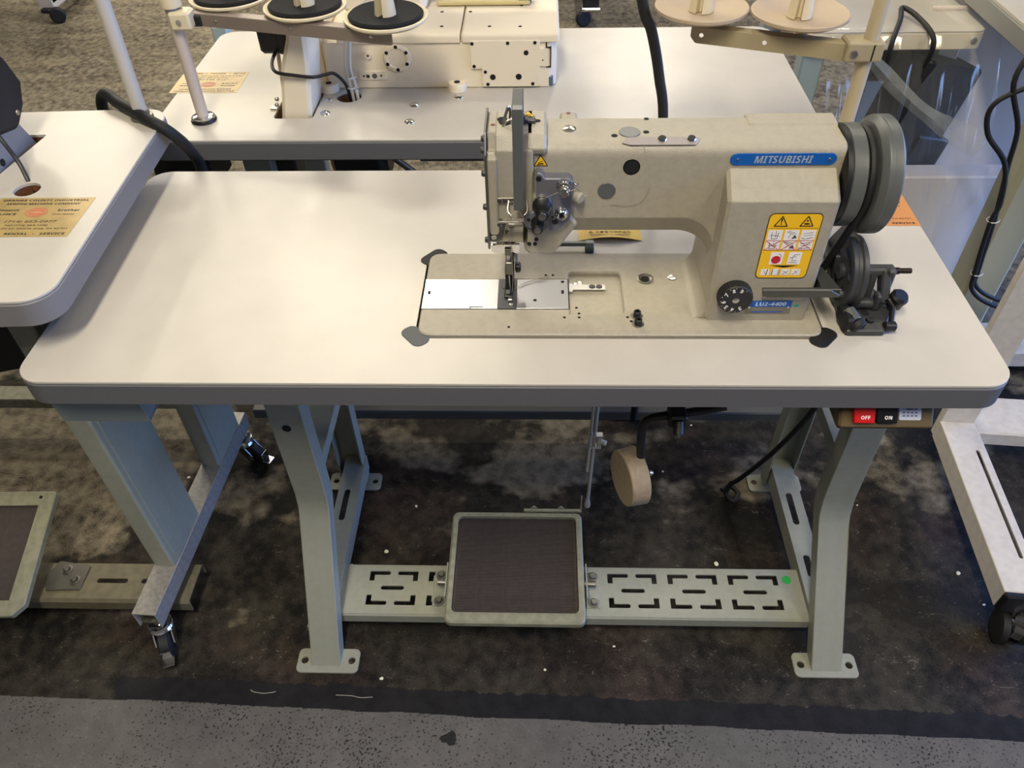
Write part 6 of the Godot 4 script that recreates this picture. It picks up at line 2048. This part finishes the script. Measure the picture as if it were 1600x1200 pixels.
	var fo := thing("plastic_film", "clear crinkled plastic film draped over the wrapped table's front", "plastic film")
	put("sheet", b, film, fo, "", 70.0)
	# a gathered fold of the film crossing in front of the box
	var gather: StandardMaterial3D = film.duplicate()
	gather.albedo_color.a = 0.22
	b = MB.new()
	var strip := []
	for i in 17:
		var u := i / 16.0
		var c := Vector3(0.742, 0.735, -1.02).lerp(Vector3(1.020, 0.560, -0.960), u) + Vector3(0, -0.02 * sin(PI * u), 0)
		var hw := 0.012 + 0.016 * u + 0.004 * sin(u * 9.0)
		strip.append([c + Vector3(0.3, 0.9, -0.1) * hw, c + Vector3(0, 0, 0.012), c - Vector3(0.3, 0.9, -0.1) * hw])
	for i in 16:
		for k in 2: b.quad(strip[i][k + 1], strip[i + 1][k + 1], strip[i + 1][k], strip[i][k])
	put("gathered_fold", b, gather, fo, "", 70.0)
	# cables on the column
	var cab := MB.new()
	cab.tube(smooth([Vector3(0.992, 0.95, -0.86), Vector3(0.955, 0.84, -0.82), Vector3(0.935, 0.772, -0.80), Vector3(0.981, 0.682, -0.80), Vector3(0.997, 0.599, -0.80), Vector3(1.021, 0.477, -0.80), Vector3(1.040, 0.345, -0.80), Vector3(1.052, 0.295, -0.80), Vector3(1.122, 0.252, -0.80), Vector3(1.25, 0.228, -0.80)]), 0.0052, 10)
	var co := put("power_cable", cab, M.black_soft)
	tag(co, "black cable tied to the beige column, running straight down", "cable")
	cab = MB.new()
	cab.tube(smooth([Vector3(1.10, 0.80, -0.82), Vector3(0.975, 0.768, -0.80), Vector3(0.915, 0.730, -0.80), Vector3(0.928, 0.670, -0.80), Vector3(0.986, 0.606, -0.795), Vector3(1.012, 0.52, -0.792), Vector3(1.010, 0.47, -0.79), Vector3(1.028, 0.345, -0.79), Vector3(1.046, 0.285, -0.79), Vector3(1.120, 0.240, -0.79), Vector3(1.25, 0.216, -0.79)]), 0.0052, 10)
	co = put("power_cable", cab, M.black_soft)
	tag(co, "black cable looping out from the beige column before joining the straight one", "cable")
	var where := ["upper white cable tie round the two black cables at the beige column", "lower white cable tie round the black cables above their bend", "white cable tie round the black cables past their bend"]
	for q in [Vector3(1.016, 0.475, -0.795), Vector3(1.036, 0.335, -0.795), Vector3(1.135, 0.243, -0.795)]:
		b = MB.new()
		var d := Vector3(0.15, -1, 0) if q.x < 1.1 else Vector3(1, -0.2, 0)
		b.lathe([Vector2(0.0125, -0.0015), Vector2(0.0132, 0), Vector2(0.0125, 0.0015)], q, d, 14)
		var ti := put("cable_tie", b, M.white_print)
		tag(ti, where.pop_front(), "cable tie", "cable ties on the black cables")
	# cable wrapped under the film
	b = MB.new()
	b.tube(smooth([Vector3(0.80, 0.70, -1.055), Vector3(0.80, 0.75, -1.062), Vector3(0.832, 0.772, -1.13), Vector3(0.855, 0.774, -1.19), Vector3(0.872, 0.772, -1.14), Vector3(0.885, 0.755, -1.062), Vector3(0.888, 0.70, -1.062), Vector3(0.88, 0.66, -1.09)]), 0.0055, 10)
	co = put("power_cable", b, M.black_soft)
	tag(co, "black cable folded over the wrapped table's front edge", "cable")

# ------------------------------------------------------------------ hanging cords, far stands, floor litter
func small_things() -> void:
	var b := MB.new()
	b.tube(smooth([Vector3(-0.735, 0.70, -0.640), Vector3(-0.715, 0.82, -0.612), Vector3(-0.685, 0.860, -0.585), Vector3(-0.655, 0.8565, -0.560), Vector3(-0.6210, 0.8560, -0.5330), Vector3(-0.5870, 0.8550, -0.5040), Vector3(-0.5560, 0.8430, -0.4920), Vector3(-0.5460, 0.810, -0.5130), Vector3(-0.5440, 0.775, -0.5340), Vector3(-0.5490, 0.735, -0.5540), Vector3(-0.56, 0.60, -0.56), Vector3(-0.57, 0.30, -0.565)]), 0.0095, 12)
	var o := put("thick_cable", b, M.black_soft)
	tag(o, "thick black cable bending over the overhanging table's rear corner", "cable")
	b = MB.new()
	b.tube(smooth([Vector3(0.262, 0.10, -0.557), Vector3(0.258, 0.50, -0.556), Vector3(0.2465, 0.80, -0.555), Vector3(0.230, 0.895, -0.555), Vector3(0.211, 0.964, -0.555), Vector3(0.192, 1.010, -0.555), Vector3(0.150, 1.20, -0.555), Vector3(0.14, 2.2, -0.555), Vector3(0.14, 4.2, -0.555)]), 0.0082, 12)
	o = put("hanging_cable", b, M.black_soft)
	tag(o, "black cable hanging from the ceiling between the main and rear tables", "cable")
	far_stand("rolling_stand", "cream rolling stand leg with black caster on the far floor", Vector3(-2.40, 0, -3.36), grain(mat(Color(0.78, 0.74, 0.68), 0.45), null, 1.0), M.black_soft, false)
	far_stand("rolling_stand", "black-legged rolling stand with chrome caster in the rear aisle", Vector3(0.290, 0, -3.245), M.black, M.chrome, true)
	# leg of another stand just behind the rear table
	var t := thing("stand_post", "pale blue-white post standing behind the rear table's corner", "post", Vector3(-0.870, 0, -1.62))
	b = MB.new()
	b.box(Vector3(0, 0.30, 0), Vector3(0.045, 0.6, 0.045), 0.004)
	put("post", b, grain(mat(Color(0.72, 0.78, 0.77), 0.45), null, 1.0), t)
	b = MB.new()
	b.box(Vector3(0, 0.006, 0), Vector3(0.12, 0.01, 0.08), 0.002)
	put("foot_plate", b, M.stand, t)
	# crumbs and lint on the floor
	var rng := RandomNumberGenerator.new()
	rng.seed = 77
	var crumb := mat(Color(0.86, 0.84, 0.74), 0.8)
	var spots := [[-0.2790, -0.2560, 0.006, "pale crumb on the floor behind the cross bar, between treadle and drawer-side leg"], [0.4120, -0.2360, 0.008, "largest pale crumb, on the floor behind the cross bar's green sticker end"], [0.0560, 0.0, 0.004, "pale crumb on the floor in front of the ribbed treadle"], [-0.2300, -0.3760, 0.004, "pale crumb on the floor between the treadle and the rear leg near the drawer"], [0.9060, -0.2200, 0.006, "pale crumb on the floor beside the cream slotted runner"], [0.3330, -0.4800, 0.004, "pale crumb on the floor beside the round knee pad"], [0.4160, -0.6260, 0.004, "pale crumb on the floor below the knee lifter clamp"], [-0.3480, -0.2220, 0.004, "pale crumb on the floor at the side rail nearest the drawer"],
		[-0.7700, -0.4500, 0.006, "pale crumb on the worn floor beside the blue-grey upright"], [-0.2500, 0.020, 0.004, "pale crumb on the floor beside the foot plate nearest the drawer"], [-1.9, -1.9, 0.012, "pale crumb on the brown floor behind the overhanging table"], [-1.75, -2.6, 0.012, "pale crumb on the far brown floor near the black caster"], [0.7500, -0.3900, 0.003, "tiny pale crumb on the floor between the switch box leg and the cream runner"], [0.9300, -0.1500, 0.004, "tiny pale crumb on the floor close to the cream runner's caster"], [0.1900, -0.0500, 0.003, "tiny pale crumb on the floor in front of the cross bar"]]
	for q in spots:
		b = MB.new()
		var c := Vector3(q[0], q[2] * 0.35, q[1])
		for k in 3:
			b.ball(c + Vector3(rng.randf_range(-0.4, 0.4), 0, rng.randf_range(-0.4, 0.4)) * q[2], q[2] * rng.randf_range(0.45, 0.7), 7, 0.5)
		o = put("paper_crumb", b, crumb)
		tag(o, q[3], "crumb", "crumbs on the floor")
	for q in [[-0.47, 0.045, "thin curly scrap of grey thread on the dark band near the chrome caster"], [-0.30, 0.062, "thin straight scrap of grey thread on the dark band below the front foot"]]:
		b = MB.new()
		var pts := []
		var a := rng.randf() * TAU
		for k in 8:
			a += rng.randf_range(-0.2, 0.6)
			pts.append(Vector3(q[0], 0.0010, q[1]) + Vector3(k * 0.009 - 0.03, 0, 0) + Vector3(cos(a), 0, sin(a)) * 0.008)
		b.tube(smooth(pts, 4), 0.0006, 5)
		o = put("thread_scrap", b, mat(Color(0.62, 0.60, 0.56), 0.8))
		tag(o, q[2], "thread", "thread scraps on the floor")

func far_stand(called: String, label: String, at: Vector3, m: Material, cm: Material, fork: bool) -> void:
	var t := thing(called, label, "stand", at)
	var b := MB.new()
	b.box(Vector3(0, 0.42, -0.02), Vector3(0.075, 0.67, 0.075), 0.004)
	b.box(Vector3(0, 0.085 + (0.03 if fork else 0.0), -0.25), Vector3(0.075, 0.05, 0.54), 0.004)
	put("post", b, m, t)
	b = MB.new()
	b.hplate(rrect(-0.9, -0.52, 0.3, 0.02, 0.03, 4), 0.755, 0.795, 0.002)
	put("tabletop", b, M.laminate, t)
	b = MB.new()
	b.lathe([Vector2(0, -0.014), Vector2(0.030, -0.014), Vector2(0.037, -0.008), Vector2(0.037, 0.008), Vector2(0.030, 0.014), Vector2(0, 0.014)], Vector3(0.045 if not fork else -0.035, 0.0375, 0.03), Vector3(0.4, 0, 1) if not fork else Vector3(0.25, 0, 1), 28)
	put("caster_wheel", b, M.black_soft, t)
	b = MB.new()
	b.box(Vector3(0.0, 0.078 if fork else 0.06, 0.025), Vector3(0.09 if fork else 0.05, 0.020, 0.05), 0.005)
	put("caster_fork", b, cm, t)
